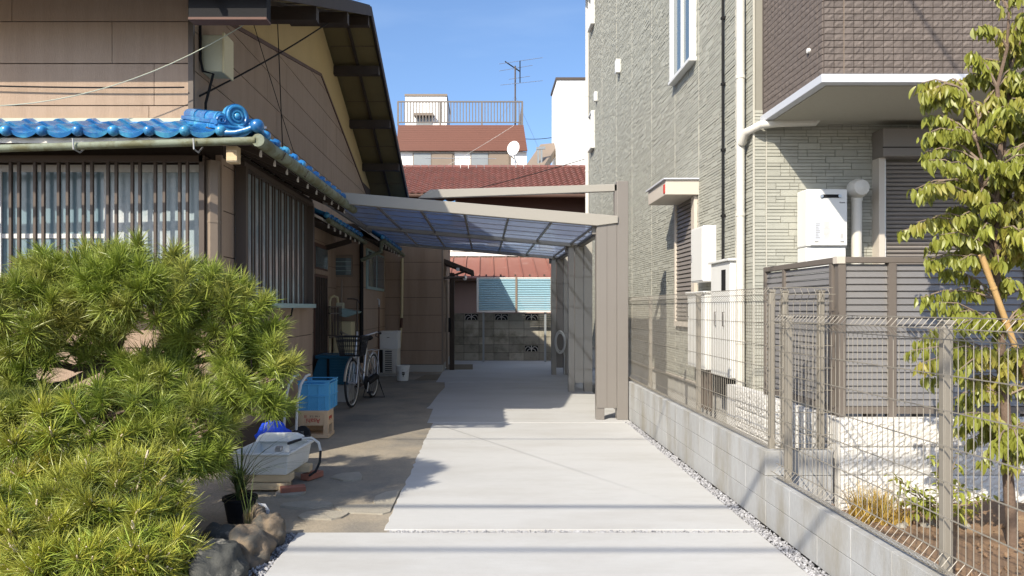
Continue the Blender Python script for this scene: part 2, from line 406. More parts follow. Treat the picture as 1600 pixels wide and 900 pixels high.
# ------------------------------------------------------------------ right house
H = thing('house', 'three storey house with pale green stone siding and brown balcony', 'house', (6, 13, 0))
XW, YF, HT = 2.92, 7.64, 10.35
MB().box(XW + .01, 11, YF + .01, 19.6, .55, HT).build('wall_core', 'siding_groove', H)
MB().box(XW + .035, 11, YF + .035, 19.58, -.1, .56).build('foundation', 'foundation', H)
MB().box(XW - .015, XW + .03, YF - .015, 19.6, .545, .575).build('drip_flashing', 'beige_metal', H)
def ashlar(axis, c, out, u0, u1, v0, v1, name):
    """embossed stone pattern of the siding, real relief"""
    mb = MB(); v = v0; H_ = .072
    while v < v1 - .01:
        u = u0
        while u < u1 - .01:
            wd = random.choice((.10, .15, .19, .24, .30)); e = min(u1, u + wd)
            if u1 - e < .05: e = u1
            if random.random() < .75: rows = [(v, v + H_ / 2), (v + H_ / 2, v + H_)]
            else: rows = [(v, v + H_)]
            for a, b in rows:
                b = min(b, v1)
                if b - a < .012: continue
                t = random.uniform(.005, .0115); t2 = t + random.uniform(-.0015, .0015); gp = .0033; mb.cur = random.choice((0, 0, 1, 1, 2))
                A, B, C, D = (u + gp, a + gp), (e - gp, a + gp), (e - gp, b - gp), (u + gp, b - gp)
                ps = [A, B, C, D]; hs = [t, t2, t2 - .001, t - .001]
                lo = []; hi = []
                for (pu, pv), h in zip(ps, hs):
                    f = lambda k: (c + out * k, pu, pv) if axis == 'x' else (pu, c + out * k, pv)
                    lo.append(f(0)); hi.append(f(h))
                mb.add(lo + hi, [(4,5,6,7),(0,1,5,4),(1,2,6,5),(2,3,7,6),(3,0,4,7)])
            u = e
        v += H_
    return mb.build(name, ['stone_siding', 'stone_siding_b', 'stone_siding_c'], H, kind='stuff')
js = [YF, 8.2, 9.6, 10.8, 12.3, 13.95, 15.6, 17.5, 19.6]
for a, b in zip(js, js[1:]):
    ashlar('x', XW + .01, -1, a + .004, b - .004, .58, HT, 'siding_panel')
    if a > YF: MB().box(XW - .001, XW + .012, a - .004, a + .004, .58, HT).build('sealant_joint', 'sealant', H)
fx = [XW, 3.06, 4.6, 6.2, 8.0]
for a, b in zip(fx, fx[1:]):
    ashlar('y', YF + .01, -1, a + .004, b - .004, .58, 3.75, 'siding_panel')
    if a > XW: MB().box(a - .005, a + .005, YF - .004, YF + .012, .58, 3.75).build('sealant_joint', 'sealant', H)
MB().box(XW - .006, XW + .012, YF - .006, YF + .012, .58, HT).build('corner_trim', 'sealant', H)
# roof edge
MB().box(XW - .35, 11.3, YF - .3, 19.95, HT, HT + .18).build('roof_edge', 'brown_metal', H)
# side windows
def side_window(y0, y1, z0, z1, nm='window'):
    wn = MB(); x = XW
    wn.box(x - .085, x + .02, y0, y0 + .045, z0, z1); wn.box(x - .085, x + .02, y1 - .045, y1, z0, z1)
    wn.box(x - .10, x + .02, y0 - .02, y1 + .02, z0 - .05, z0); wn.box(x - .085, x + .02, y0, y1, z1, z1 + .05)
    o = wn.build(nm, 'white_metal', H, bev=.005)
    MB().box(x - .03, x - .022, y0 + .045, y1 - .045, z0, z1).build('pane', 'glass_dark', o)
    m = (y0 + y1) / 2
    MB().box(x - .06, x - .02, m - .035, m + .01, z0, z1).build('sash_stile', 'white_metal', o)
    MB().box(x - .05, x - .02, y0 + .045, y0 + .10, z0, z1).build('sash_stile', 'white_metal', o)
side_window(9.72, 10.8, 5.06, 6.7); side_window(18.7, 19.3, 5.9, 6.8); side_window(18.7, 19.3, 9.2, 10.1)
# shuttered window and its awning
sw = MB().box(XW - .045, XW + .01, 9.66, 9.80, 1.40, 3.14).box(XW - .045, XW + .01, 10.62, 10.68, 1.40, 3.14).box(XW - .05, XW + .01, 9.66, 10.68, 1.33, 1.40).build('shutter_window', 'beige_metal', H)
for k in range(28):
    z = 1.42 + k * .0615
    MB().ext([(XW + .005, z), (XW - .028, z + .004), (XW - .014, z + .052), (XW + .005, z + .056)], 'y', 9.80, 10.62).build('slat', 'shutter', sw)
aw = MB().box(2.47, XW + .01, 9.60, 10.62, 3.145, 3.35).build('awning', 'beige_metal', H, bev=.006)
MB().box(2.44, XW + .01, 9.57, 10.65, 3.35, 3.368).build('cap', 'trim_white', aw)
MB().box(2.462, 2.471, 9.63, 9.70, 3.17, 3.29).build('sticker', 'red_print', aw)
# vent hood, conduit, drain pipes
MB().box(XW - .10, XW + .01, 15.1, 15.25, 6.65, 6.95).build('vent_hood', 'white_metal', H, bev=.02)
MB().box(XW - .08, XW + .01, 18.2, 18.35, 6.95, 7.2).build('vent_hood', 'white_metal', H, bev=.02)
c = MB().cyl((XW - .03, 8.54, 2.1), (XW - .03, 8.54, HT), .015, 8)
for z in (2.7, 3.5, 4.3, 5.1, 5.9, 7.0): c.box(XW - .05, XW + .01, 8.52, 8.56, z, z + .03)
c.build('conduit', 'black', H)
p = MB().cyl((XW - .07, 7.84, .25), (XW - .07, 7.84, HT), .046, 14)
for z in (1.2, 2.62, 4.15, 5.6): p.cyl((XW - .07, 7.84, z), (XW - .07, 7.84, z + .035), .052, 14)
p.build('drain_pipe', 'white_pipe', H, smooth=True)
MB().tube([(XW - .07, 7.80, 3.42), (XW - .06, 7.70, 3.52), (XW + .04, 7.54, 3.56), (XW + .2, 7.50, 3.57), (XW + .6, 7.50, 3.58), (XW + .66, 7.50, 3.66)], .045, 12).build('drain_elbow', 'white_pipe', H, smooth=True)
p = MB().cyl((XW - .04, 19.68, .1), (XW - .04, 19.68, HT), .06, 12)
for z in (3.2, 5.4, 7.5): p.cyl((XW - .04, 19.68, z), (XW - .04, 19.68, z + .05), .07, 12)
p.build('drain_pipe', 'white_pipe', H, smooth=True)
MB().cyl((XW - .12, 7.72, .62), (XW - .12, 7.72, .78), .04, 10).build('spigot', 'white_pipe', H, smooth=True)
# balcony
bx0, by0, bz0, bz1 = 3.02, 6.27, 3.6, 5.1
B = MB().box(bx0, 10.5, by0, YF + .02, bz0 + .06, bz1).build('balcony', 'brown_back', H)
MB().box(bx0 - .03, 10.5, by0 - .03, YF, bz0, bz0 + .075).build('balcony_trim', 'trim_white', B, bev=.004)
MB().box(bx0 + .05, 10.4, by0 + .06, YF, bz0 - .012, bz0 + .003).build('balcony_soffit', 'soffit_beige', B)
MB().box(bx0 - .03, 10.5, by0 - .03, YF, bz1, bz1 + .06).build('balcony_cap', 'trim_white', B)
def rockface(w_, h_):
    mb = MB(); nx, nz = 3, 2; gp = .0035; vs = []; fs = []
    for j in range(nz + 1):
        for i in range(nx + 1):
            x = -w_/2 + gp + (w_ - 2*gp) * i / nx; z = -h_/2 + gp + (h_ - 2*gp) * j / nz
            edge = i in (0, nx) or j in (0, nz)
            vs.append((x + (0 if edge else random.uniform(-.008, .008)), -random.uniform(.010, .014) if edge else -random.uniform(.010, .021), z))
    for j in range(nz):
        for i in range(nx):
            a = j*(nx+1)+i; fs.append((a, a+1, a+nx+2, a+nx+1))
    mb.add(vs, fs)
    ring = [j*(nx+1) for j in range(nz, -1, -1)] ; loop = list(range(nx+1)) + [j*(nx+1)+nx for j in range(1, nz+1)] + [nz*(nx+1)+i for i in range(nx-1, -1, -1)] + [j*(nx+1) for j in range(nz-1, 0, -1)]
    base = len(mb.v); o = len(loop)
    mb.v += [(mb.v[i][0], .002, mb.v[i][2]) for i in loop]
    for k in range(o): mb.f.append([loop[k], loop[(k+1) % o], base + (k+1) % o, base + k]); mb.mi.append(0)
    return mb
TW, TH = .088, .0592
tms = [rockface(TW, TH).mesh('tile', 'brown_tile') for _ in range(7)]
cnt = 0; rest = MB()
rows = int((bz1 - bz0 - .08) / TH)
for r_ in range(rows):
    for c_ in range(26):
        x = bx0 + TW * (c_ + .5); z = bz0 + .08 + TH * (r_ + .5)
        if r_ < 12 and c_ < 24:
            inst('tile', random.choice(tms), B, Matrix.Translation((x, by0, z))); cnt += 1
        else:
            m_ = random.choice(tms); rest.add([(x + v.co.x, by0 + v.co.y, z + v.co.z) for v in m_.vertices], [tuple(p.vertices) for p in m_.polygons])
    for c_ in range(15):
        y = by0 + TW * (c_ + .5); z = bz0 + .08 + TH * (r_ + .5); m_ = random.choice(tms)
        rest.add([(bx0 + v.co.y, y - v.co.x, z + v.co.z) for v in m_.vertices], [tuple(p.vertices) for p in m_.polygons])
rest.build('tiling', 'brown_tile', B, kind='stuff')
for x in (bx0 + .175, bx0 + 1.82): MB().box(x - .003, x + .003, by0 - .016, by0, bz0 + .08, bz1).build('sealant_joint', 'brown_sash', B)
MB().lathe((bx0 - .012, 6.52, 3.98), [(.0, -.025), (.022, -.02), (.026, 0), (.026, .02)], 14, 'x').build('overflow_spout', 'white_metal', B, smooth=True)
# big front shutter
sx0, sx1 = 4.30, 7.2
S = MB().box(sx0 - .09, sx1, YF - .21, YF + .02, 3.20, 3.50).build('shutter_box', 'shutter', H, bev=.01)
MB().box(sx0 - .092, sx1, YF - .214, YF - .20, 3.29, 3.30).build('seam', 'black', S)
MB().box(sx0 - .09, sx0 - .03, YF - .13, YF + .02, .8, 3.20).build('rail', 'beige_metal', S); MB().box(sx0 - .03, sx0, YF - .10, YF + .02, .8, 3.20).build('rail', 'alu_white', S)
for k in range(52):
    z = .82 + k * .0455
    MB().ext([(YF - .02, z), (YF - .035, z + .003), (YF - .048, z + .02), (YF - .04, z + .036), (YF - .02, z + .0435)], 'x', sx0, sx1).build('slat', 'shutter', S)
# deck and terrace floor
structure(MB().box(2.72, 9, 5.3, YF + .03, .1, .70).build('terrace', 'foundation'))

# water heater
W = thing('water_heater', 'white wall mounted gas water heater beside the vent pipe', 'water heater', (3.6, 7.6, 2.0))
MB().box(3.385, 3.815, 7.40, 7.63, 2.245, 2.85).build('body', 'white_metal', W, bev=.012)
MB().box(3.425, 3.808, 7.388, 7.402, 2.255, 2.84).build('front_cover', 'white_metal', W, bev=.008)
MB().box(3.39, 3.81, 7.42, 7.63, 1.85, 2.24).build('pipe_cover', 'white_metal', W, bev=.008)
gr = MB().box(3.53, 3.74, 7.378, 7.389, 2.755, 2.79).build('exhaust_grille', 'black', W, bev=.01)
for x in (3.535, 3.725): MB().cyl((x, 7.372, 2.772), (x, 7.389, 2.772), .017, 12).build('screw', 'steel', gr)
MB().box(3.465, 3.53, 7.385, 7.3895, 2.32, 2.555).build('sticker', 'trim_white', W)
lb = MB()
for k in range(9): lb.box(3.475, 3.475 + random.uniform(.02, .045), 7.383, 7.3855, 2.335 + k*.018, 2.340 + k*.018)
lb.build('label_print', 'grey_print', W)
lb = MB()
for k in range(14): lb.box(3.55 + random.uniform(0,.02), 3.63 - random.uniform(0, .02), 7.3865, 7.3895, 2.33 + k*.0125, 2.333 + k*.0125)
for k in range(5): lb.box(3.735, 3.765, 7.3865, 7.3895, 2.33 + k*.011, 2.334 + k*.011)
lb.build('label_print', 'grey_print', W)
MB().box(3.465, 3.505, 7.386, 7.3895, 2.29, 2.297).box(3.735, 3.775, 7.386, 7.3895, 2.29, 2.297).build('vent_slot', 'dark_print', W)
def text(s, name, mat, parent, Mw, size, depth=.001):
    cu = bpy.data.curves.new(name, 'FONT'); cu.body = s; cu.size = size; cu.extrude = depth; cu.align_x = 'CENTER'; cu.align_y = 'CENTER'
    t = bpy.data.objects.new(name, cu); col.objects.link(t); bpy.context.view_layer.update()
    me = bpy.data.meshes.new_from_object(t.evaluated_get(bpy.context.evaluated_depsgraph_get()))
    bpy.data.objects.remove(t); me.materials.clear(); me.materials.append(MATS[mat])
    return inst(name, me, parent, Mw)
RX = Matrix.Rotation(R(90), 4, 'X')
text('Rinnai', 'brand_print', 'dark_print', W, Matrix.Translation((3.755, 7.387, 2.705)) @ RX, .024)
VP_ = thing('vent_pipe', 'cream vertical vent pipe with round hood beside the water heater', 'pipe', (4.0, 7.5, .7))
MB().cyl((3.98, 7.53, .7), (3.98, 7.53, 2.80), .052, 18).build('pipe', 'white_pipe', VP_, smooth=True)
h_ = MB().lathe((3.975, 7.50, 2.87), [(.02, -.11), (.08, -.09), (.105, -.02), (.10, .04), (.06, .10)], 20, 'y'); h_.build('hood', 'white_pipe', VP_, smooth=True)
MB().cyl((3.98, 7.53, 2.74), (3.98, 7.53, 2.80), .058, 18).build('collar', 'white_pipe', VP_, smooth=True)

# utility cabinets on the side wall
def handle(T_, x, y, z, hgt):  # dark tubes also stand for the shadows of the cabinet latches
    MB().tube([(x, y, z), (x - .022, y, z), (x - .022, y, z - hgt), (x, y, z - hgt)], .006, 6).build('handle', 'dark_print', T_)
U = thing('meter_box', 'small white meter box high on the stone wall beside the shuttered window', 'meter box', (2.84, 9.1, 1.93))
MB().box(2.75, XW, 8.85, 9.37, 1.93, 2.64).build('case', 'white_metal', U, bev=.01); MB().box(2.742, 2.751, 8.875, 9.345, 1.95, 2.62).build('door', 'white_metal', U, bev=.004)
MB().box(2.738, 2.744, 9.30, 9.33, 2.2, 2.3).build('latch', 'grey_print', U)
U = thing('utility_cabinet', 'tall white utility cabinet with dark slot window and overhanging lid', 'cabinet', (2.84, 8.3, .8))
MB().box(2.765, XW - .01, 7.93, 8.60, .80, 2.13).build('case', 'white_metal', U, bev=.01); MB().box(2.735, XW - .01, 7.90, 8.63, 2.13, 2.16).build('lid', 'white_metal', U, bev=.006)
MB().box(2.758, 2.766, 8.07, 8.2, 1.80, 2.04).build('slot_window', 'black', U); handle(U, 2.765, 8.12, 1.55, .16); handle(U, 2.765, 8.40, 1.55, .16)
MB().box(2.80, 2.90, 8.0, 8.55, .56, .80).build('plinth', 'black', U)
U = thing('utility_cabinet', 'lower white utility cabinet below the small meter box', 'cabinet', (2.84, 9.15, .8))
MB().box(2.755, XW - .01, 8.80, 9.56, .82, 1.78).build('case', 'white_metal', U, bev=.01); MB().box(2.73, XW - .01, 8.78, 9.58, 1.78, 1.81).build('lid', 'white_metal', U, bev=.006)
handle(U, 2.755, 8.95, 1.66, .18); handle(U, 2.755, 8.95, 1.26, .18); handle(U, 2.755, 9.5, 1.66, .18)
for k in range(4): MB().cyl((2.84, 8.85 + k*.17, .3), (2.84, 8.85 + k*.17, .83), .025, 8).build('pipe', 'brown_metal', U)

# ------------------------------------------------------------------ louvred screen on the terrace
LS = thing('louvre_screen', 'grey horizontal louvre screen with brown frame on the white wall', 'screen', (3.6, 5.4, .8))
lz0, lz1, ly, lx = .80, 1.985, 5.35, 2.69
MB().box(lx - .02, 5.8, ly - .035, ly + .03, lz1 - .045, lz1).build('top_rail', 'louver_frame', LS, bev=.004)
MB().box(lx - .02, 5.8, ly - .03, ly + .03, lz0 - .0, lz0 + .05).build('bottom_rail', 'louver_frame', LS)
MB().box(lx - .03, lx + .03, ly + .03, 6.72, lz1 - .045, lz1).build('top_rail', 'louver_frame', LS, bev=.004); MB().box(lx - .03, lx + .03, ly + .03, 6.72, lz0, lz0 + .05).build('bottom_rail', 'louver_frame', LS)
MB().box(lx - .032, lx + .032, ly - .04, ly + .02, lz1 - .05, lz1 + .004).build('corner_cap', 'beige_metal', LS)
for x in (lx + .012, 3.085, 4.12, 5.2): MB().box(x - .028, x + .028, ly - .032, ly + .028, lz0 - .1, lz1 - .045).build('post', 'louver_frame', LS)
for y in (5.42, 6.28, 6.70): MB().box(lx - .028, lx + .028, y - .02, y + .02, lz0 - .1, lz1 - .045).build('post', 'louver_frame', LS)
n_ = 21; dz = (lz1 - lz0 - .105) / n_
for xa, xb in ((lx + .045, 3.055), (3.115, 4.09), (4.15, 5.17)):
    lm = MB().ext([(.012, 0), (-.010, -.003), (-.014, .002), (-.002, dz * .90), (.012, dz * .96)], 'x', 0, xb - xa).mesh('slat', 'louver')
    for k in range(n_): inst('slat', lm, LS, Matrix.Translation((xa, ly, lz0 + .055 + k * dz)))
for ya, yb in ((5.44, 6.26), (6.30, 6.68)):
    lm = MB().ext([(.012, 0), (-.010, -.003), (-.014, .002), (-.002, dz * .90), (.012, dz * .96)], 'y', 0, yb - ya).mesh('slat', 'louver')
    for k in range(n_): inst('slat', lm, LS, Matrix.Translation((lx, ya, lz0 + .055 + k * dz)))
for x in (2.95, 3.32, 4.0): MB().box(x - .03, x + .03, 5.36, 5.44, .69, .80).build('foot', 'louver_frame', LS)

# white split-face retaining wall
RW = thing('retaining_wall', 'white split-faced block retaining wall below the louvre screen', 'wall', (3.6, 5.2, 0))
MB().box(2.61, 7.0, 5.185, 5.33, -.1, .775).build('core', 'white_rock', RW); MB().box(2.615, 2.72, 5.3, 7.6, -.1, .775).build('core', 'white_rock', RW)
def split(w_, h_):
    mb = MB(); nx, nz = 22, 12; vs = []; fs = []
    ph = random.random() * 50
    for j in range(nz + 1):
        for i in range(nx + 1):
            x = -w_/2 + .004 + (w_ - .008) * i / nx; z = -h_/2 + .004 + (h_ - .008) * j / nz
            e = min(i, nx - i, 2*j, 2*(nz - j)); amp = .007 if e > 0 else .003
            dp = -.012 - amp * (1 + math.sin(i*1.3 + ph) * math.cos(j*1.9 + ph*.7)) * .6 - random.uniform(0, amp * 1.3)
            vs.append((x, dp, z))
    for j in range(nz):
        for i in range(nx):
            a = j*(nx+1)+i; fs.append((a, a+1, a+nx+2, a+nx+1))
    mb.add(vs, fs); mb.box(-w_/2 + .004, w_/2 - .004, -.010, .01, -h_/2 + .004, h_/2 - .004)
    return mb.mesh('block', 'white_rock')
sms = [split(.4, .207) for _ in range(5)]
for r_ in range(4):
    z = .785 - .1035 - .207 * r_
    for k in range(10): inst('block', random.choice(sms), RW, Matrix.Translation((2.81 + .4*k, 5.185, z)))
    for k in range(5): inst('block', random.choice(sms), RW, Matrix.Translation((2.615, 5.50 + .4*k, z)) @ Matrix.Rotation(R(-90), 4, 'Z'))

# garden bed
gb = MB(); nx, ny = 34, 40; vs = []; fs = []
for j in range(ny + 1):
    for i in range(nx + 1):
        x = 2.19 + 5.0 * i / nx; y = .2 + 4.97 * j / ny
        vs.append((x, y, .13 + .06*math.sin(x*3.1 + y*1.7) * .5 + .05 * math.sin(y*2.3 - x) * .5 + random.uniform(-.014, .014)))
for j in range(ny):
    for i in range(nx): a = j*(nx+1)+i; fs.append((a, a+1, a+nx+2, a+nx+1))
gb.add(vs, fs); structure(gb.build('garden_bed', 'soil', smooth=True))
pebbles('soil_clods', 700, lambda: (random.uniform(2.22, 4.6), random.uniform(2.6, 5.12), random.uniform(.12, .17)), .018, 'loose brown soil clods covering the garden bed', 'soil')
def blades(mb, c, n, h, spread, wd, droop=.4):
    for i in range(n):
        a = random.uniform(0, 2*math.pi); l = h * random.uniform(.5, 1.1); s = spread * random.uniform(.3, 1); b = V(c) + V((random.uniform(-.02,.02), random.uniform(-.02,.02), 0))
        side = V((-math.sin(a), math.cos(a), 0)) * wd; pts = []
        for k in range(5):
            t = k / 4; p = b + V((math.cos(a)*s*t*t*l, math.sin(a)*s*t*t*l, l*(t - droop*t*t*s)))
            ww = side * (1 - t*.92); pts.append((p - ww, p + ww))
        vs = [q for pr in pts for q in pr]
        mb.add(vs, [(2*k, 2*k+1, 2*k+3, 2*k+2) for k in range(4)])
mb = MB()
for i in range(16):
    c = at(random.uniform(1335, 1400), 800, 4.85); blades(mb, (c.x, 4.85 + random.uniform(-.15, .15), .12), 22, .30, .8, .005)
o = mb.build('ornamental_grass', ['dry_grass']); tag(o, 'tuft of dry yellow-brown ornamental grass before the white wall', 'plant')
mb = MB()
for i in range(10):
    blades(mb, (random.uniform(2.28, 2.6), random.uniform(3.0, 3.5), .14), 14, .10, 1.1, .006)
o = mb.build('ground_cover', 'yellow_leaf'); tag(o, 'low yellow ground-cover plant in the soil at the foot of the fence', 'plant')
mb = MB()
for k in range(6):
    mb.sphere((2.75 + .09*k + random.uniform(-.03,.03), 4.75 + random.uniform(-.08,.08), .14), .035, 8, 5, (1, 1, .7))
tag(mb.build('garden_stones', 'flagstone'), 'pale stones clustered around the dry ornamental grass', 'stones')['kind'] = 'stuff'

# young tree with drooping leaves
TR = thing('young_tree', 'young tree with drooping yellow-green leaves staked behind the mesh fence', 'tree', (3.3, 4.4, .12))
base = V((3.29, 4.38, .1))
def wob(p, q, n=7, am=.02):
    return [p.lerp(q, k/n) + V((random.uniform(-am, am), random.uniform(-am, am), 0)) * (0 if k in (0, n) else 1) for k in range(n + 1)]
fork = V((3.17, 4.36, 1.85)); low = V((3.22, 4.36, 1.05))
tk = MB(); pts = wob(base, low, 4, .01) + wob(low, fork, 4, .012)[1:]; tk.tube(pts, [.034 - .013*k/(len(pts)-1) for k in range(len(pts))], 10)
stems = []
for tip, r0 in (((3.20, 4.3, 3.66), .021), ((3.36, 4.5, 3.3), .018), ((3.0, 4.35, 2.9), .014), ((3.55, 4.4, 2.95), .016)):
    pp = wob(fork - V((0,0,.05)), V(tip), 8, .025); stems.append(pp); tk.tube(pp, [r0 * (1 - .75*k/8) for k in range(9)], 7)
tk.build('trunk', 'bark', TR, smooth=True)
br = MB(); tips = []
def branch(p, q, r0=.008):
    pp = [p, p.lerp(q, .35) + V((0,0,.05)), p.lerp(q, .7) + V((0,0,.05)), q]
    br.tube(pp, [r0, r0*.8, r0*.6, r0*.35], 5); return pp
allp = [q for s_ in stems for q in s_[1:]] + pts[3:]
for i in range(170):
    p = random.choice(allp); hz = p.z
    reach = (.20 if hz > 3.0 else .32 if hz > 2.5 else .46) * random.uniform(.4, 1.05)
    a = random.uniform(0, 2*math.pi); q = p + V((math.cos(a)*reach, math.sin(a)*reach*.9, random.uniform(.0, .22)))
    tips.append(branch(p, q))
for pxy in ((1432, 360), (1445, 250), (1450, 300), (1455, 420), (1480, 470), (1425, 560), (1450, 600), (1500, 680), (1550, 690), (1590, 700), (1510, 640), (1470, 380), (1530, 560), (1590, 560), (1560, 620), (1500, 520), (1580, 450), (1590, 330), (1540, 600), (1570, 580), (1520, 600), (1480, 560), (1450, 530), (1600, 620), (1540, 660), (1580, 660), (1600, 690), (1560, 710), (1500, 660), (1620, 500), (1620, 560), (1620, 400), (1440, 580), (1540, 520), (1500, 420), (1560, 540), (1600, 250), (1640, 300), (1500, 590), (1520, 700), (1480, 640), (1540, 730), (1580, 735), (1600, 720), (1620, 680), (1560, 650), (1520, 660), (1600, 590)):
    q = at(pxy[0], pxy[1], random.uniform(4.15, 4.5)); q.z += .05
    p = min(allp, key=lambda z: (z - q).length + abs(z.z - q.z + .1)); tips.append(branch(p, q, .007))
br.build('branches', 'twig', TR)
def leafmesh():
    mb = MB(); L_ = random.uniform(.048, .078); W_ = L_ * random.uniform(.17, .23); rows_ = []; n = 5; cur = random.uniform(.2, .9)
    for k in range(n + 1):
        t = k / n; w2 = W_ * math.sin(math.pi * min(1, t * .93 + .05)) ** .8; z = -cur * L_ * t * t * .5
        rows_.append([(-w2, t*L_, z + w2*.65), (0, t*L_, z), (w2, t*L_, z + w2*.65)])
    vs = [p for r in rows_ for p in r]; fs = []
    for k in range(n):
        for j in range(2): a = k*3+j; fs.append((a, a+1, a+4, a+3))
    mb.add(vs, fs); return mb.mesh('leaf', 'leaf', smooth=True)
lms = [leafmesh() for _ in range(8)]
LV = []
def leafat(p):
    yaw = random.uniform(0, 2*math.pi); pitch = R(random.uniform(-92, -48)); s = random.uniform(.75, 1.25)
    LV.append(Matrix.Translation(p) @ Matrix.Rotation(yaw, 4, 'Z') @ Matrix.Rotation(pitch, 4, 'X') @ Matrix.Rotation(R(random.uniform(-60, 60)), 4, 'Y') @ Matrix.Scale(s, 4))
for pp in tips:
    n = random.randint(30, 42)
    for k in range(n):
        t = .25 + .75 * k / (n - 1); i = min(int(t * 3), 2); f = t * 3 - i
        leafat(pp[i].lerp(pp[i+1], min(1, f)) + V((random.uniform(-.02,.02), random.uniform(-.02,.02), random.uniform(-.02, .005))))
    for k in range(7): leafat(pp[-1] + V((random.uniform(-.03,.03), random.uniform(-.03,.03), random.uniform(-.03, .01))))
for s_ in stems:
    for k in range(18): leafat(s_[-1].lerp(s_[-3], random.random()) + V((random.uniform(-.05,.05), random.uniform(-.05,.05), 0)))
random.shuffle(LV)
LV.sort(key=lambda m: m.translation.y)
for m_ in LV[:300]: inst('leaf', random.choice(lms), TR, m_)
rest = MB()
for m_ in LV[300:]:
    q = random.choice(lms); rest.add([m_ @ v.co for v in q.vertices], [tuple(p.vertices) for p in q.polygons])
rest.build('foliage', 'leaf', TR, smooth=True, kind='stuff')
SH = thing('low_shrub', 'low leafy green shrub at the foot of the white wall behind the fence', 'shrub', (3.05, 4.7, .13))
mb = MB(); st_ = MB(); c0 = V((3.05, 4.7, .13))
for k in range(16):
    a = random.uniform(0, 2*math.pi); e = c0 + V((math.cos(a)*random.uniform(.1, .42), math.sin(a)*random.uniform(.05, .22), random.uniform(.18, .48))); st_.tube([c0, c0.lerp(e, .5) + V((0, 0, .06)), e], [.006, .005, .002], 5)
    for j in range(16):
        m_ = Matrix.Translation(c0.lerp(e, random.uniform(.4, 1.05)) + V((random.uniform(-.04,.04), random.uniform(-.04,.04), random.uniform(-.02,.04)))) @ Matrix.Rotation(random.uniform(0, 6.28), 4, 'Z') @ Matrix.Rotation(R(random.uniform(-60, 20)), 4, 'X') @ Matrix.Scale(random.uniform(.7, 1.1), 4)
        q = random.choice(lms); mb.add([m_ @ v.co for v in q.vertices], [tuple(p.vertices) for p in q.polygons])
mb.build('foliage', 'leaf', SH, smooth=True, kind='stuff'); st_.build('stems', 'twig', SH)
for (a, b), lab in (((at(1533, 398, 4.22), V((3.85, 4.5, .12))), 'tan bamboo stake slanting against the young tree trunk'),):
    mb = MB(); k = 9; pp = [a.lerp(b, i/k) for i in range(k+1)]
    mb.tube(pp, .017, 10)
    for q in pp[1:-1]: mb.tube([q - (b-a).normalized()*.006, q + (b-a).normalized()*.006], .0195, 10)
    tag(mb.build('bamboo_stake', 'bamboo', smooth=True), lab, 'stake')

# ------------------------------------------------------------------ carport
CP = thing('carport', 'beige aluminium cantilever carport with blue translucent roof panels', 'carport', (1.85, 13.4, 0))
def rz(x): return 2.91 + (1.9 - x) * .0855           # top of the roof at x
xl, xr = -2.25, 1.90
for i, d in enumerate((10.05, 13.40, 16.80)):
    MB().box(1.895, 2.055, d, d + .16, 0, 3.41 if i == 0 else 2.95).build('post', 'carport_lit' if i else 'carport', CP, bev=.008)
    MB().box(1.60, 1.715, d + .01, d + .14, 0, 2.80).build('post', 'carport_lit' if i else 'carport', CP, bev=.006)
    MB().box(1.605 if i == 0 else 1.72, 1.89, d + .02 if i else d - .002, d + .05 if i else d + .008, .17, 2.80).build('side_panel', 'carport_lit' if i == 1 else 'carport', CP, bev=.003)
    if i == 0: MB().box(1.745, 1.75, d - .005, d - .001, .17, 2.80).build('panel_seam', 'louver_frame', CP)
    MB().ext([(xl, rz(xl) - .16), (xr - .3, rz(xr - .3) - .165), (xr, rz(xr) - .10), (xr, rz(xr)), (xl, rz(xl))], 'y', d - .03, d + .07).build('beam', 'carport_lit', CP, bev=.006)
    MB().ext([(1.55, 2.66), (2.05, 2.66), (2.05, rz(2.0) + .02), (1.55, rz(1.55) - .05)], 'y', d + .075, d + .15).build('bracket', 'carport', CP)
# overhead arm of the front post
MB().ext([(1.895, 3.27), (1.895, 3.37), (-.78, 3.29), (-.95, 3.17), (-.80, 3.17)], 'y', 10.06, 10.15).build('arm', 'carport_lit', CP, bev=.006)
MB().box(1.86, 1.895, 10.06, 10.15, 2.85, 3.37).build('arm_plate', 'carport', CP)
# roof panels and rafters
cols = [xl] + [-1.585 + .645*k for k in range(6)]; cols = [c_ for c_ in cols if c_ < 1.7] + [1.78]
bays = [(10.12, 13.37), (13.47, 16.77)]
for ya, yb in bays:
    for xa, xb in zip(cols, cols[1:]):
        f = lambda x: rz(x) - .10
        mb = MB().ext([(xa + .012, f(xa)), (xb - .012, f(xb)), (xb - .012, f(xb) + .006), (xa + .012, f(xa) + .006)], 'y', ya, yb)
        p_ = mb.build('roof_panel', 'polycarb', CP)
        rib = MB()
        for k in range(1, 5):
            y = ya + (yb - ya) * k / 5; rib.add([(xa + .012, y - .010, f(xa) - .010), (xb - .012, y - .012, f(xb) - .010), (xb - .012, y + .012, f(xb) - .010), (xa + .012, y + .012, f(xa) - .010), (xa + .012, y - .012, f(xa) - .001), (xb - .012, y - .012, f(xb) - .001), (xb - .012, y + .012, f(xb) - .001), (xa + .012, y + .012, f(xa) - .001)], [(0,3,2,1),(4,5,6,7),(0,1,5,4),(1,2,6,5),(2,3,7,6),(3,0,4,7)])
        rib.build('panel_rib', 'louver', p_, kind='stuff')
    for x in cols: MB().box(x - .015, x + .015, ya, yb, rz(x) - .13, rz(x) - .08).build('rafter', 'carport', CP)
MB().box(1.78, 1.88, 10.12, 16.9, 2.76, 2.86).build('side_gutter', 'carport', CP, bev=.006); MB().box(xl - .05, xl, 10.0, 16.9, rz(xl) - .18, rz(xl) + .01).build('side_frame', 'carport', CP)
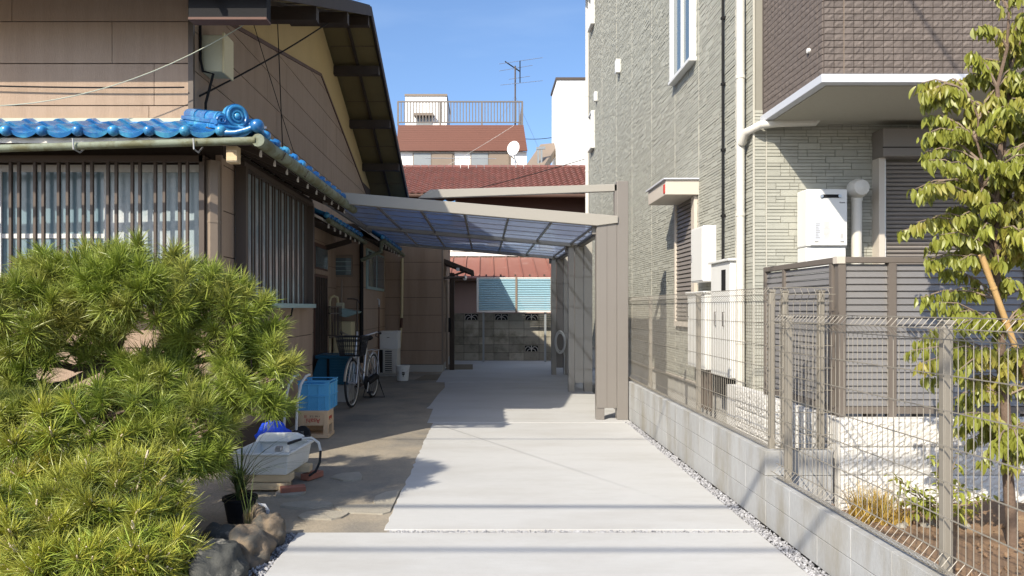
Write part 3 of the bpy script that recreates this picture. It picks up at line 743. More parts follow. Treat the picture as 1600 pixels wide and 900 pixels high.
# coiled hose on the rear post
mb = MB()
for k in range(7):
    r_ = .17 + .012*(k % 3); cx, cz = 1.80 + random.uniform(-.015,.015), .78 + random.uniform(-.03,.03)
    mb.tube([(cx + r_*.62*math.cos(a*math.pi/12), 16.70 - .012*k, cz + r_*1.35*math.sin(a*math.pi/12)) for a in range(24)], .011, 6, True)
mb.tube([(1.87, 16.69, .62), (1.90, 16.68, .45), (1.89, 16.67, .2), (1.90, 16.66, .02)], .011, 6)
o = tag(mb.build('garden_hose', 'hose', smooth=True), 'coiled grey hose hanging on the rearmost carport post', 'hose')

# ------------------------------------------------------------------ left house
LH = thing('house', 'old beige house with blue glazed tile eaves, lattice windows and dark gable roof', 'house', (-5, 10, 0))
XM, YU, YB, XB = -3.0, 7.22, 6.94, -2.6
RD, RZ, EZ, EY, SL = 12.85, 7.0, 4.56, 6.53, .386
xo = -2.09
MB().box(-12, XM + .002, YU + .002, 18.5, 0, 4.7).build('wall_core', 'seam', LH)
# gable: mortar upper part over the siding
gab = [(YU + .3, 4.4), (RD, RZ - .10), (18.5, RZ - .10 - SL * (18.5 - RD)), (18.5, 4.2), (YU + .3, 4.2)]
MB().ext([(YU + .01, 4.3), (YU + .01, EZ + SL*(YU - EY) - .08), (RD, RZ - .08), (18.48, RZ - .08 - SL*(18.48 - RD)), (18.48, 4.3)], 'x', -12, XM - .012).build('gable_wall', 'mortar', LH)
fs_ = (5.84 - 4.72) / (12.84 - 7.22); rs_ = (5.84 - 4.35) / (18.2 - 12.84)
cuts = [(-fs_, 1, 4.72 - fs_*7.22), (rs_, 1, 5.84 + rs_*12.84)]
boards(LH, 'x', XM - .014, XM + .014, YU + .02, 18.48, 0.35, 5.9, .41, 4.04 - .41*9, 3.6, cuts)
MB().bar((XM + .016, 7.30, 4.745), (XM + .016, 12.84, 5.85), .03, .05).build('gable_trim', 'fascia', LH)
MB().bar((XM + .016, 12.84, 5.85), (XM + .016, 18.3, 4.33), .03, .05).build('gable_trim', 'fascia', LH)
# front upper wall
boards(LH, 'y', YU - .014, YU + .014, -9.5, XM - .02, 3.5, 4.80, .43, 4.10 - .43*2, 1.6)
MB().box(XM - .03, XM + .022, YU - .024, YU + .02, 3.4, 4.78).build('corner_trim', 'brown_metal', LH)
# main roof
for nm, y0, z0 in (('roof', EY, EZ), ('roof', 2*RD - EY, EZ)):
    MB().ext([(y0, z0), (RD, RZ), (RD, RZ + .13), (y0, z0 + .13)], 'x', -12, xo).build(nm, 'roof_dark', LH)
    sgn = 1 if y0 < RD else -1
    MB().ext([(y0 + .1*sgn, z0 - .022 + SL*.1), (RD, RZ - .022), (RD, RZ - .004), (y0 + .1*sgn, z0 - .004 + SL*.1)], 'x', -12, xo - .03).build('soffit', 'soffit', LH)
    MB().ext([(y0, z0 - .07), (RD, RZ - .07), (RD, RZ + .10), (y0, z0 + .10)], 'x', xo - .001, xo + .03).build('barge_board', 'dark_wood', LH)
    for xx in (xo - .45,): MB().ext([(y0, z0 - .075), (RD, RZ - .075), (RD, RZ - .024), (y0, z0 - .024)], 'x', xx - .025, xx + .025).build('batten', 'dark_wood', LH)
    for k in range(1, 8):
        yy = y0 + (RD - y0) * k / 8; zz = z0 + (RZ - z0) * k / 8 - .024
        MB().box(XM + .02, xo - .04, yy - .006, yy + .006, zz - .006, zz + .001).build('soffit_joint', 'seam', LH)
MB().box(-2.80, xo + .03, 6.66, 6.78, 4.35, 4.62).build('eave_beam', 'black', LH); MB().box(-2.80, xo + .03, 6.65, 6.79, 4.325, 4.348).build('beam_trim', 'fascia', LH)
for yy in (8.9, 10.9, RD, 14.1, 15.75, 17.4):
    zz = (EZ + SL*(yy - EY)) if yy <= RD else (RZ - SL*(yy - RD))
    MB().box(XM - .1, xo - .02, yy - .07, yy + .07, zz - .26, zz - .09).build('purlin', 'dark_wood', LH)
# ridge wire bracket
br_ = MB().tube([(xo - .02, RD - 1.2, 6.7), (xo + .22, RD - 1.2, 6.72), (xo + .30, RD - 1.2, 6.95), (xo + .30, RD - 1.2, 7.1)], .012, 6).tube([(xo - .1, RD - 1.2, 6.95), (xo + .32, RD - 1.2, 6.95)], .010, 6); br_.build('wire_bracket', 'steel', LH)

# ---- bay: lower storey in front
MB().box(-12, XB + .002, YB + .002, 10.58, 0, 3.16).build('bay_core', 'seam', LH)
boards(LH, 'x', XB - .014, XB + .014, YB + .02, 10.58, .30, 3.10, .452, .30, 2.4)
boards(LH, 'y', 10.566, 10.594, -3.0, XB - .01, .30, 3.10, .452, .30, 2.4)
boards(LH, 'y', YB - .014, YB + .014, -9.5, XB - .02, .30, 1.62, .452, .30, 1.8)
MB().box(XB - .04, XB + .02, YB - .03, YB + .02, 0, 3.1).build('corner_post', 'siding', LH)
MB().box(-12, XB + .01, YB - .02, YB + .01, 3.0, 3.22).build('head_beam', 'dark_wood', LH)
MB().box(XB - .01, XB + .02, YB, 10.58, 3.08, 3.22).build('head_beam', 'dark_wood', LH)
# downpipe at the corner
mb = MB().tube([(-2.63, YB - .12, .1), (-2.63, YB - .12, 3.02)], .068, 6)
for z in (1.0, 2.05, 2.42): mb.tube([(-2.63, YB - .12, z), (-2.63, YB - .12, z + .02)], .072, 6)
mb.build('downpipe', 'brown_sash', LH)
# front lattice window
FW = MB().box(-6.6, -2.74, YB - .05, YB - .016, 2.93, 3.0).box(-6.6, -2.74, YB - .05, YB - .016, 1.62, 1.69).build('front_window', 'alu_white', LH)
def sash(xa, xb, y, parent, mat='frost', rail=None):
    MB().box(xa, xb, y, y + .012, 1.69, 2.93).build('pane', mat, parent)
    for a in (xa, xb - .04): MB().box(a, a + .04, y - .015, y + .015, 1.69, 2.93).build('stile', 'alu_white', parent)
    if rail: MB().box(xa, xb, y - .012, y + .013, rail, rail + .045).build('rail', 'alu_white', parent)
sash(-4.76, -3.68, YB - .045, FW, 'glass_teal', rail=2.28); sash(-3.72, -2.75, YB - .030, FW); sash(-5.9, -4.74, YB - .030, FW)
LT = MB().box(-6.6, -2.70, YB - .20, YB - .15, 3.0, 3.06).box(-6.6, -2.70, YB - .20, YB - .15, 1.56, 1.62).build('lattice', 'brown_metal', LH)
sL = 1100 / (YB - .175)
for px in (17, 30, 55, 68, 92, 106, 131, 144, 169, 182, 207, 219, 243, 257, 281, 293, -8, -21, -46, -59):
    x = (px - 757) / sL; MB().box(x - .014, x + .014, YB - .19, YB - .16, 1.62, 3.0).build('bar', 'brown_metal', LT, bev=.003)
MB().box(-2.735, -2.685, YB - .20, YB - .02, 1.56, 3.06).build('stile', 'brown_metal', LT)
# side lattice window
SWn = MB().box(XB + .012, XB + .03, 7.30, 10.16, 1.66, 3.07).build('side_window', 'frost', LH)
MB().box(XB + .012, XB + .16, 7.25, 10.2, 1.60, 1.655).build('sill', 'alu_teal', SWn); MB().box(XB + .012, XB + .13, 7.25, 10.2, 3.06, 3.11).build('head', 'brown_metal', SWn)
for y0_ in (7.26, 10.12): MB().box(XB + .03, XB + .14, y0_, y0_ + .07, 1.655, 3.06).build('stile', 'brown_metal', SWn)
k = 0; y = 7.42
while y < 10.1:
    MB().box(XB + .06, XB + .075, y - .012, y + .012, 1.655, 3.06).build('bar', 'brown_metal', SWn); k += 1; y += .085 if k % 2 else .165
for y_ in (8.1, 9.1): MB().tube([(XB + .12, y_, 1.60), (XB + .10, y_, 1.50), (XB + .02, y_, 1.48)], .012, 6).build('bracket', 'black', SWn)

# ---- blue glazed roof tiles
TWD, TLN, EXP = .32, .36, .27
def tile_mesh(eave):
    mb = MB(); n = 12; pr = []
    for i in range(n + 1):
        t = i / n
        z = .034 * math.cos(2*math.pi*(t)) if t < .5 else .034 * math.cos(2*math.pi*t)
        z = (.030 * math.exp(-((t - .06) / .13)**2) + .030 * math.exp(-((t - 1.06) / .13)**2) - .020 * math.sin(math.pi * min(1, max(0, (t - .12) / .8))))
        pr.append((t * TWD, z))
    vs = []; fs = []
    for lift, v in ((.026, 0), (0, TLN)):
        for x, z in pr: vs.append((x, v, z + lift))
        for x, z in pr: vs.append((x, v, z + lift - .018))
    m = n + 1
    for i in range(n):
        fs += [(i, i+1, 2*m+i+1, 2*m+i), (m+i+1, m+i, 3*m+i, 3*m+i+1), (i+1, i, m+i, m+i+1)]
    fs += [(0, 2*m, 3*m, m), (n, m+n, 3*m+n, 2*m+n)]
    mb.add(vs, fs)
    if eave:
        a = []; b = []
        for i in range(n + 1):
            t = i / n; dr = .018 + .026 * math.sin(math.pi * min(1, max(0, (t - .1) / .85)))
            a.append((pr[i][0], -.016, pr[i][1] + .026)); b.append((pr[i][0], -.016, pr[i][1] + .026 - dr))
        a2 = [(x, .004, z) for x, y, z in a]; b2 = [(x, .004, z) for x, y, z in b]
        vs = a + b + a2 + b2; fs = []
        for i in range(n): fs += [(i+1, i, m+i, m+i+1), (2*m+i, 2*m+i+1, 3*m+i+1, 3*m+i), (i, i+1, 2*m+i+1, 2*m+i), (m+i+1, m+i, 3*m+i, 3*m+i+1)]
        mb.add(vs, fs)
        mb.lathe((.02, -.03, .022), [(.0, -.026), (.022, -.022), (.038, -.012), (.046, .004), (.046, .045)], 18, 'y')
    return mb.mesh('roof_tile', 'tile_blue', smooth=True)
TM, TE = tile_mesh(False), tile_mesh(True)
def pent(parent, o, u, v, ncol, nrow, keep=lambda c, r: True):
    n = V(u).cross(V(v)).normalized()
    for r_ in range(nrow):
        for c_ in range(ncol):
            if keep(c_, r_):
                p_ = V(o) + V(u) * (c_ * TWD) + V(v) * (r_ * EXP)
                inst('roof_tile', TE if r_ == 0 else TM, parent, frame(p_, V(u), V(v), n) @ Matrix.Rotation(random.uniform(-.012, .012), 4, 'Z'))
PR = MB().ext([(-12, 6.34), (-2.06, 6.34), (-3.02, YU), (-12, YU)], 'z', 0, .001)
ty = 6.34; tz = 3.135; rise = .31
def pslab(pts, lo=.045): # sloping slab through four corner points
    k = len(pts); return MB().add([p for p in pts] + [(p[0], p[1], p[2] - lo) for p in pts], [tuple(range(k)), tuple(range(2*k-1, k-1, -1))] + [(i, i+k, (i+1) % k + k, (i+1) % k) for i in range(k)])
PR = pslab([(-12, 6.36, tz), (-2.08, 6.36, tz), (-3.0, YU - .02, tz + rise), (-12, YU - .02, tz + rise)]).build('pent_roof', 'plaster', LH)
PS = pslab([(-2.08, 6.36, tz), (-2.08, 10.62, tz), (-2.98, 10.62, tz + rise), (-2.98, YU - .02, tz + rise)]).build('pent_roof', 'plaster', LH)
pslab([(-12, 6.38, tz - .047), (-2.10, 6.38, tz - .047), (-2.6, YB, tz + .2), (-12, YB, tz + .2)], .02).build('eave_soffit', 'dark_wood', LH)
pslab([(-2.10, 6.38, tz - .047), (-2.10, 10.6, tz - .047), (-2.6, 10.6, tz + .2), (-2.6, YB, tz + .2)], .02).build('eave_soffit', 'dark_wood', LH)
sl = math.atan2(rise, .84); ca, sa = math.cos(sl), math.sin(sl)
x0 = (10 - 757) * 6.3 / 1100 - .02 - 2*TWD
def keepf(c_, r_): return x0 + (c_ + 1) * TWD < -1.98 - .29 * r_
pent(PR, (x0, 6.31, tz + .03), (1, 0, 0), (0, ca, sa), 9, 4, keepf)
sl2 = math.atan2(rise, .92); cb, sb = math.cos(sl2), math.sin(sl2)
pent(PS, (-2.03, 6.46, tz + .03), (0, 1, 0), (-cb, 0, sb), 13, 3, lambda c_, r_: 6.46 + c_*TWD > 6.3 + .33 * r_)
# corner eave piece with knob
cm = MB(); cm.sphere((-2.03, 6.29, 3.225), .062, 16, 10); cm.tube([(-2.33, 6.30, 3.165), (-2.22, 6.295, 3.165), (-2.12, 6.29, 3.19), (-2.03, 6.29, 3.225)], .028, 10); cm.tube([(-2.03, 6.29, 3.225), (-2.03, 6.42, 3.19), (-2.03, 6.52, 3.175)], .028, 10)
cm.build('corner_tile', 'tile_blue', PR, smooth=True)
# flat noshi course against the wall
x = -7.2
while x < -3.1:
    e = min(x + .33, -3.06); MB().box(x + .003, e - .003, YU - .115, YU - .016, tz + rise - .035, tz + rise + .012).build('ridge_tile', 'tile_blue', PR, bev=.008)
    MB().box(x + .12, e + .11, YU - .085, YU - .016, tz + rise + .013, tz + rise + .045).build('ridge_tile', 'tile_blue', PR, bev=.006); x += .33
MB().box(-9, -3.0, YU - .06, YU - .015, tz + rise + .047, tz + rise + .085).build('wall_flashing', 'flashing', PR)
# hip ridge: flat courses, round caps, ornamental end tile
ha, hb = V((-3.02, 7.20, 3.49)), V((-2.30, 6.50, 3.245)); hd = (hb - ha).normalized()
for k in range(3):
    for lv, wd, hh in ((.0, .20, .04), (.045, .17, .04)):
        a_ = ha + hd * (.34*k) + V((0,0,lv)); b_ = ha + hd * min(.34*k + .333, (hb-ha).length) + V((0,0,lv)); MB().bar(a_, b_, wd, hh).build('ridge_tile', 'tile_blue', PR, bev=.008)
for k in range(4):
    a_ = ha + hd * (.24*k) + V((0,0,.085)); b_ = a_ + hd * .27; MB().tube([a_, a_ + hd*.02, b_ - hd*.02, b_], [.058, .062, .068, .070], 14).build('cap_tile', 'tile_blue', PR, smooth=True)
og = MB(); oc = hb + V((0, 0, .075)); side = V((0, 0, 1)).cross(hd).normalized(); upv = side.cross(-hd).normalized() if False else V((0,0,1))
fr = frame(oc, side, V((0,0,1)), V((hd.x, hd.y, 0)).normalized())
outl = []
for k in range(17):
    a = math.pi * k / 16; outl.append((.115*math.cos(a), .04 + .115*math.sin(a)))
outl += [(-.15, .05), (-.185, .0), (-.19, -.06), (-.12, -.085), (.12, -.085), (.19, -.06), (.185, .0), (.15, .05)]
og.v = [tuple(fr @ V((x, z, -.03))) for x, z in outl] + [tuple(fr @ V((x, z, .035))) for x, z in outl]; k = len(outl)
og.f = [list(range(k)), list(range(2*k-1, k-1, -1))] + [[i, i+k, (i+1) % k + k, (i+1) % k] for i in range(k)]; og.mi = [0]*len(og.f)
for rr, zz, th in ((.088, .04, .018), (.048, .04, .014)): og.tube([fr @ V((rr*math.cos(a*math.pi/12), zz + rr*math.sin(a*math.pi/12), .035)) for a in range(24)], th, 8, True)
og.sphere(fr @ V((0, .04, .03)), .035, 12, 8)
for s_ in (-1, 1):
    sp = []
    for a in range(26):
        t = a / 25; ang = t * 3.6 * math.pi; r_ = .042 * (1 - .8*t); sp.append(fr @ V((s_*(.148 + r_*math.cos(ang)), -.02 + r_*math.sin(ang), .038)))
    og.tube(sp, .013, 8)
og.tube([fr @ V((-.18, -.08, .035)), fr @ V((0, -.07, .045)), fr @ V((.18, -.08, .035))], .018, 8)
og.build('ornamental_end_tile', 'tile_blue', PR, smooth=True)
# gutters
def gutter(parent, pts, r=.052, mat='gutter'):
    pts = [V(p) for p in pts]; o = MB().tube(pts, r, 12).build('gutter', mat, parent, smooth=True); return o
GF = gutter(LH, [(-6.5, 6.25, 2.935), (-4.3, 6.25, 3.015), (-2.03, 6.25, 3.085)], .035); GS = gutter(LH, [(-2.005, 6.23, 3.085), (-1.99, 8.0, 3.09), (-1.985, 10.68, 3.085)], .058)
for x in (-4.70, -3.62, -2.56):
    MB().tube([(x, 6.40, 3.06), (x, 6.30, 2.99), (x, 6.20, 3.0), (x, 6.19, 3.09)], .008, 6).build('hanger', 'steel', GF)
for k in range(10):
    y = 6.62 + k*.44
    MB().bar((-2.62, y, tz + .14), (-2.11, y, tz - .085), .045, .055).build('rafter', 'dark_wood', LH)
    MB().box(-2.112, -2.098, y - .02, y + .02, tz - .115, tz - .055).build('rafter_end', 'plaster', LH)
    if k % 2 == 0: MB().tube([(-2.06, y + .2, 3.11), (-1.96, y + .2, 3.03), (-1.925, y + .2, 3.10)], .007, 6).build('hanger', 'brown_metal', GS)
MB().box(-2.36, -2.26, 6.43, 6.53, 2.93, 3.08).build('hip_rafter', 'plank', LH, bev=.004)

# ---- recess, entrance and rear projection
RB = MB().box(-12, -2.502, 14.202, 18.5, 0, 3.3).build('wall_core', 'seam', LH)
boards(LH, 'y', 14.186, 14.214, -3.0, -2.51, .25, 3.1, .443, .25, 1.6)
boards(LH, 'x', -2.514, -2.486, 14.22, 17.66, .25, 3.1, .443, .25, 1.9)
DR = MB().box(XM + .012, XM + .04, 12.3, 13.30, .35, 2.75).build('entrance_door', 'fascia', LH)
for k in range(7): MB().box(XM + .04, XM + .055, 12.34 + k*.135, 12.40 + k*.135, .4, 2.15).build('slat', 'dark_wood', DR)
MB().box(XM + .012, XM + .07, 12.25, 13.35, 2.2, 2.28).build('transom', 'siding', DR); MB().box(XM + .041, XM + .05, 12.35, 13.25, 2.32, 2.68).build('pane', 'glass_dark', DR)
gr = MB()
for k in range(9): gr.bar((XM + .30, 12.30 + k*.12, 1.08), (XM + .30, 12.30 + k*.12, 1.62), .014)
for z in (1.08, 1.50, 1.62): gr.bar((XM + .30, 12.28, z), (XM + .30, 13.3, z), .02); gr.bar((XM + .02, 13.3, z), (XM + .30, 13.3, z), .02)
for k in range(5): gr.bar((XM + .05 + .06*k, 13.3, 1.08), (XM + .05 + .06*k, 13.3, 1.62), .012)
gr.build('grille', 'brown_metal', LH)
SWi = MB().box(-3.06, -2.65, 14.15, 14.19, 2.22, 2.66).build('small_window', 'brown_sash', LH)
MB().box(-3.0, -2.68, 14.135, 14.15, 2.26, 2.60).build('pane', 'glass_dark', SWi)
for z in (2.34, 2.43, 2.52): MB().box(-3.0, -2.68, 14.125, 14.14, z, z + .014).build('louvre_blade', 'alu_teal', SWi)
RWn = MB().box(-2.49, -2.45, 14.75, 17.2, 2.0, 2.85).build('rear_window', 'alu_teal', LH)
for a in (14.8, 16.0): MB().box(-2.452, -2.44, a + .05, a + 1.1, 2.06, 2.8).build('pane', 'glass_dark', RWn)
MB().tube([(-2.46, 14.08, .5), (-2.46, 14.08, 3.0)], .04, 8).build('downpipe', 'black', LH, smooth=True)
# rear pent roofs
for xe, ya, yb, xt, n_ in ((-2.42, 10.70, 13.95, -3.0, 10), (-2.05, 14.0, 17.35, -2.5, 10)):
    P2 = pslab([(xe - .04, ya, 2.97), (xe - .04, yb, 2.97), (xt, yb, 3.25), (xt, ya, 3.25)]).build('pent_roof', 'plaster', LH)
    dx = xe - xt; L_ = math.hypot(dx, .28)
    pent(P2, (xe, ya, 3.0), (0, 1, 0), (-dx / L_, 0, .28 / L_), n_, 2)
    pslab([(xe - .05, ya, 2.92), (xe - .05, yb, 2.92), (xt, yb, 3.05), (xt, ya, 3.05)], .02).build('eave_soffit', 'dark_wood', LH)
    gutter(LH, [(xe + .05, ya, 2.93), (xe + .05, yb + .05, 2.90)], .042)
    for k in range(7): MB().box(xe - .02, xe + .0, ya + .25 + k*.45, ya + .29 + k*.45, 2.84, 2.90).build('rafter_end', 'plaster', LH)
MB().bar((-2.98, 13.2, 2.72), (-2.5, 13.2, 2.86), .07, .09).build('bracket_beam', 'dark_wood', LH)
MB().tube([(-2.05, 14.02, 2.93), (-2.06, 14.02, 2.72), (-2.30, 14.04, 2.62), (-2.46, 14.06, 2.55)], .04, 8).build('downpipe_elbow', 'gutter', LH, smooth=True)
# ---- annex across the end
AN = thing('annex', 'beige sided annex projecting at the end of the passage', 'building', (-1.8, 19.5, 0))
MB().box(-2.6, -1.052, 17.702, 21.3, 0, 3.6).build('wall_core', 'seam', AN)
boards(AN, 'y', 17.686, 17.714, -2.57, -1.07, .18, 3.6, .443, .18 - .443 + .35, 3.2); boards(AN, 'x', -1.064, -1.036, 17.72, 21.3, .18, 3.6, .443, .09, 1.9)
MB().box(-2.6, -1.04, 17.67, 21.3, -.1, .17).build('foundation', 'foundation', AN); MB().box(-1.08, -1.03, 17.68, 17.74, .17, 3.6).build('corner_trim', 'brown_sash', AN)
AR = pslab([(-2.9, 17.35, 3.62), (-.8, 17.35, 3.62), (-.8, 20.2, 4.62), (-2.9, 20.2, 4.62)], .08).build('roof', 'dark_wood', AN)
an = math.atan2(1.0, 2.85); pent(AR, (-2.75, 17.33, 3.66), (1, 0, 0), (0, math.cos(an), math.sin(an)), 6, 11)
MB().tube([(-2.09, 17.62, 2.72), (-2.07, 17.60, 2.78), (-2.07, 17.64, 2.8)], .03, 8)
dpm = MB().tube([(-2.06, 17.62, 2.84), (-2.07, 17.62, 1.35)], .035, 8); dpm.build('downpipe', 'cream', AN, smooth=True)
MB().tube([(-2.07, 17.62, 1.35), (-2.09, 17.62, 1.1)], .033, 8).build('downpipe', 'fascia', AN, smooth=True); MB().tube([(-2.09, 17.62, 1.1), (-2.12, 17.6, .6), (-2.22, 17.55, .3)], .033, 8).build('downpipe', 'cream', AN, smooth=True)
cn = MB().ext([(-1.04, 2.86), (-.28, 2.56), (-.28, 2.46), (-1.04, 2.74)], 'y', 18.0, 19.3).build('door_canopy', 'dark_wood', AN)
MB().bar((-1.04, 18.05, 2.35), (-.45, 18.05, 2.55), .05).build('canopy_strut', 'dark_wood', cn); MB().box(-.72, -.64, 17.98, 18.0, 2.54, 2.62).build('light_fitting', 'trim_white', cn)
lp = MB().sphere((-.50, 17.95, 2.36), .06, 14, 8).build('globe_lamp', 'wall_white', AN, smooth=True)
MB().tube([(-.95, 17.8, 2.3), (-.95, 17.8, .1)], .035, 8).build('downpipe', 'brown_sash', AN); MB().tube([(-1.04, 17.8, 2.36), (-.5, 17.9, 2.38)], .03, 8).build('lamp_arm', 'brown_metal', AN)
MB().box(-.90, -.78, 18.1, 18.3, 0, 2.5).build('door_post', 'dark_wood', AN); MB().box(-1.0, -.86, 18.0, 18.09, .98, 1.34).build('mailbox', 'black', AN)

# ------------------------------------------------------------------ things along the left house
BX = thing('junction_box', 'cream junction box high on the corner of the old house', 'electrical box', (-2.9, 7.5, 4.08))
MB().box(-2.985, -2.76, 7.42, 7.66, 4.09, 4.48).build('case', 'cream_box', BX, bev=.01); MB().box(-2.758, -2.735, 7.40, 7.68, 4.07, 4.50).build('lid', 'cream', BX, bev=.008)
MB().tube([(-2.97, 7.36, 4.6), (-2.97, 7.36, 4.2), (-2.95, 7.38, 4.08), (-2.85, 7.40, 4.06), (-2.93, 7.40, 3.75), (-2.93, 7.4, 3.62)], .014, 8).build('cable', 'black', BX, smooth=True)
def cable(p, q, sag, r, lab, mat='black', n=14):
    p = V(p); q = V(q); mb = MB(); mb.tube([p.lerp(q, k/n) - V((0,0, sag*4*(k/n)*(1-k/n))) for k in range(n+1)], r, 6)
    return tag(mb.build('cable', mat, smooth=True), lab, 'cable')
cable(at(-40, 166, 6.9), at(392, 32, 6.95), .22, .0045, 'pale service cable sagging in front of the beige upper wall', 'flashing')
cable((-6.5, 7.16, 3.92), (-3.05, 7.15, 3.84), .03, .008, 'dark twisted cable running along the lit upper front wall')
cable(at(312, 150, 7.3), at(535, 20, 11.5), .05, .010, 'dark twisted cable rising across the shaded gable wall')
cable(at(433, 18, 9.95), at(442, 240, 10.2), 0, .007, 'thin dark cable hanging straight down the gable wall')
cable(at(394, 30, 8.9), at(463, 250, 10.9), .02, .005, 'thin slanting cable crossing the vertical one on the gable wall')

C = thing('beer_crate', 'beige beer crate with upside-down red lettering, below the blue crate', 'crate', (-2.1, 8.8, 0))
x0_, x1_, y0_, y1_, h1 = -2.285, -1.92, 8.64, 8.96, .335
cr = MB(); cr.box(x0_ - .01, x1_ + .01, y0_ - .01, y1_ + .01, 0, .045); cr.box(x0_, x1_, y0_, y1_, .30, h1)
for xa in (x0_, x1_ - .06):
    for ya in (y0_, y1_ - .06): cr.box(xa, xa + .06, ya, ya + .06, .045, .30)
cr.build('body', 'beer_crate', C, bev=.004)
MB().box(x0_ + .06, x1_ - .06, y0_ + .006, y0_ + .02, .155, .30).build('front_panel', 'beer_crate', C); MB().box(x1_ - .02, x1_ - .006, y0_ + .06, y1_ - .06, .155, .30).build('side_panel', 'beer_crate', C)
MB().box(x0_ + .06, x1_ - .06, y1_ - .02, y1_ - .006, .045, .30).build('back_panel', 'beer_crate', C); MB().box(x0_ + .006, x0_ + .02, y0_ + .06, y1_ - .06, .045, .30).build('side_panel', 'beer_crate', C)
FL = RX @ Matrix.Rotation(R(180), 4, 'Z')
text('Asahi', 'red_lettering', 'red_print', C, Matrix.Translation((x0_ + .18, y0_ + .004, .215)) @ FL @ Matrix.Diagonal((.95, 1, 1, 1)), .085, .0015)
text('Y 500  三五', 'dark_lettering', 'dark_print', C, Matrix.Translation((x0_ + .20, y0_ + .004, .268)) @ FL, .026); text('回', 'red_lettering', 'red_print', C, Matrix.Translation((x0_ + .085, y0_ + .004, .268)) @ FL, .034)
text('Asahi', 'red_lettering', 'red_print', C, Matrix.Translation((x1_ - .004, y0_ + .16, .235)) @ Matrix.Rotation(R(90), 4, 'Z') @ FL, .07, .0015)
C = thing('plastic_crate', 'light blue mesh plastic crate on top of the beige crate', 'crate', (-2.1, 8.9, .34))
x0_, x1_, y0_, y1_, z0_, z1_ = -2.29, -1.915, 8.66, 9.16, .337, .70
cr = MB(); t_ = .012
cr.box(x0_, x1_, y0_, y1_, z0_, z0_ + .015)
for z in (z1_ - .05, z1_ - .012, z0_ + .17): cr.box(x0_ - .008, x1_ + .008, y0_ - .008, y0_ + .01, z, z + .012); cr.box(x0_ - .008, x1_ + .008, y1_ - .01, y1_ + .008, z, z + .012); cr.box(x0_ - .008, x0_ + .01, y0_ + .01, y1_ - .01, z, z + .012); cr.box(x1_ - .01, x1_ + .008, y0_ + .01, y1_ - .01, z, z + .012)
for xa in (x0_, x1_ - .05):
    for ya in (y0_, y1_ - .05): cr.box(xa, xa + .05, ya, ya + .05, z0_ + .015, z1_)
cr.build('frame', 'blue_plastic', C)
def lat(axis, c_, u0, u1, z0, z1, st=.024, wd=.011):
    mb = MB(); n = int((u1 - u0 + z1 - z0) / st)
    for s_ in (1, -1):
        for k in range(n + 1):
            a = u0 - (z1 - z0) + k * st
            pa, pb = (a, z0), (a + z1 - z0, z1)
            ta = max(0, (u0 - a) / (z1 - z0)); tb = min(1, (u1 - a) / (z1 - z0))
            if tb <= ta: continue
            A = (a + ta*(z1-z0), z0 + ta*(z1-z0)); Bq = (a + tb*(z1-z0), z0 + tb*(z1-z0))
            if s_ < 0: A = (u0 + u1 - A[0], A[1]); Bq = (u0 + u1 - Bq[0], Bq[1])
            f = (lambda p: (p[0], c_, p[1])) if axis == 'y' else (lambda p: (c_, p[0], p[1]))
            mb.bar(f(A), f(Bq), wd, .006 if s_ > 0 else .0045, up=(0,1,0) if axis == 'y' else (1,0,0))
    return mb
for c_ in (y0_ + .006, y1_ - .006): lat('y', c_, x0_ + .05, x1_ - .05, z0_ + .015, z0_ + .17).build('mesh_side', 'blue_plastic', C); MB().box(x0_ + .05, x1_ - .05, c_ - .003, c_ + .003, z0_ + .17, z1_ - .04).build('upper_panel', 'blue_plastic', C)
for c_ in (x0_ + .006, x1_ - .006): lat('x', c_, y0_ + .05, y1_ - .05, z0_ + .015, z0_ + .17).build('mesh_side', 'blue_plastic', C); MB().box(c_ - .003, c_ + .003, y0_ + .05, y1_ - .05, z0_ + .17, z1_ - .04).build('upper_panel', 'blue_plastic', C)
for x in (x0_ + .12, x0_ + .245): MB().box(x - .006, x + .006, y0_ - .006, y0_ + .002, z0_, z1_ - .05).build('rib', 'blue_plastic', C)
for y in (y0_ + .17, y0_ + .33): MB().box(x1_ - .002, x1_ + .006, y - .006, y + .006, z0_, z1_ - .05).build('rib', 'blue_plastic', C)
# storage bin
C = thing('storage_bin', 'dark teal plastic storage bin behind the bicycle', 'bin', (-2.6, 12.1, 0))
MB().ext([(-2.93, .30), (-2.28, .30), (-2.28, .70), (-2.36, .78), (-2.80, .78), (-2.93, .40)], 'y', 11.9, 12.5).build('body', 'teal_plastic', C, bev=.01)
MB().box(-2.86, -2.26, 11.87, 12.5, .74, .80).build('lid', 'teal_plastic', C, bev=.012); rb_ = MB()
for k in range(9): rb_.box(-2.60, -2.30, 11.89, 11.905, .33 + k*.045, .35 + k*.045)
rb_.build('rib', 'teal_plastic', C); MB().box(-2.66, -2.62, 11.88, 11.905, .3, .74).build('strap', 'black', C)
MB().box(-2.9, -2.30, 11.95, 12.45, .0, .30).build('base', 'foundation', C)
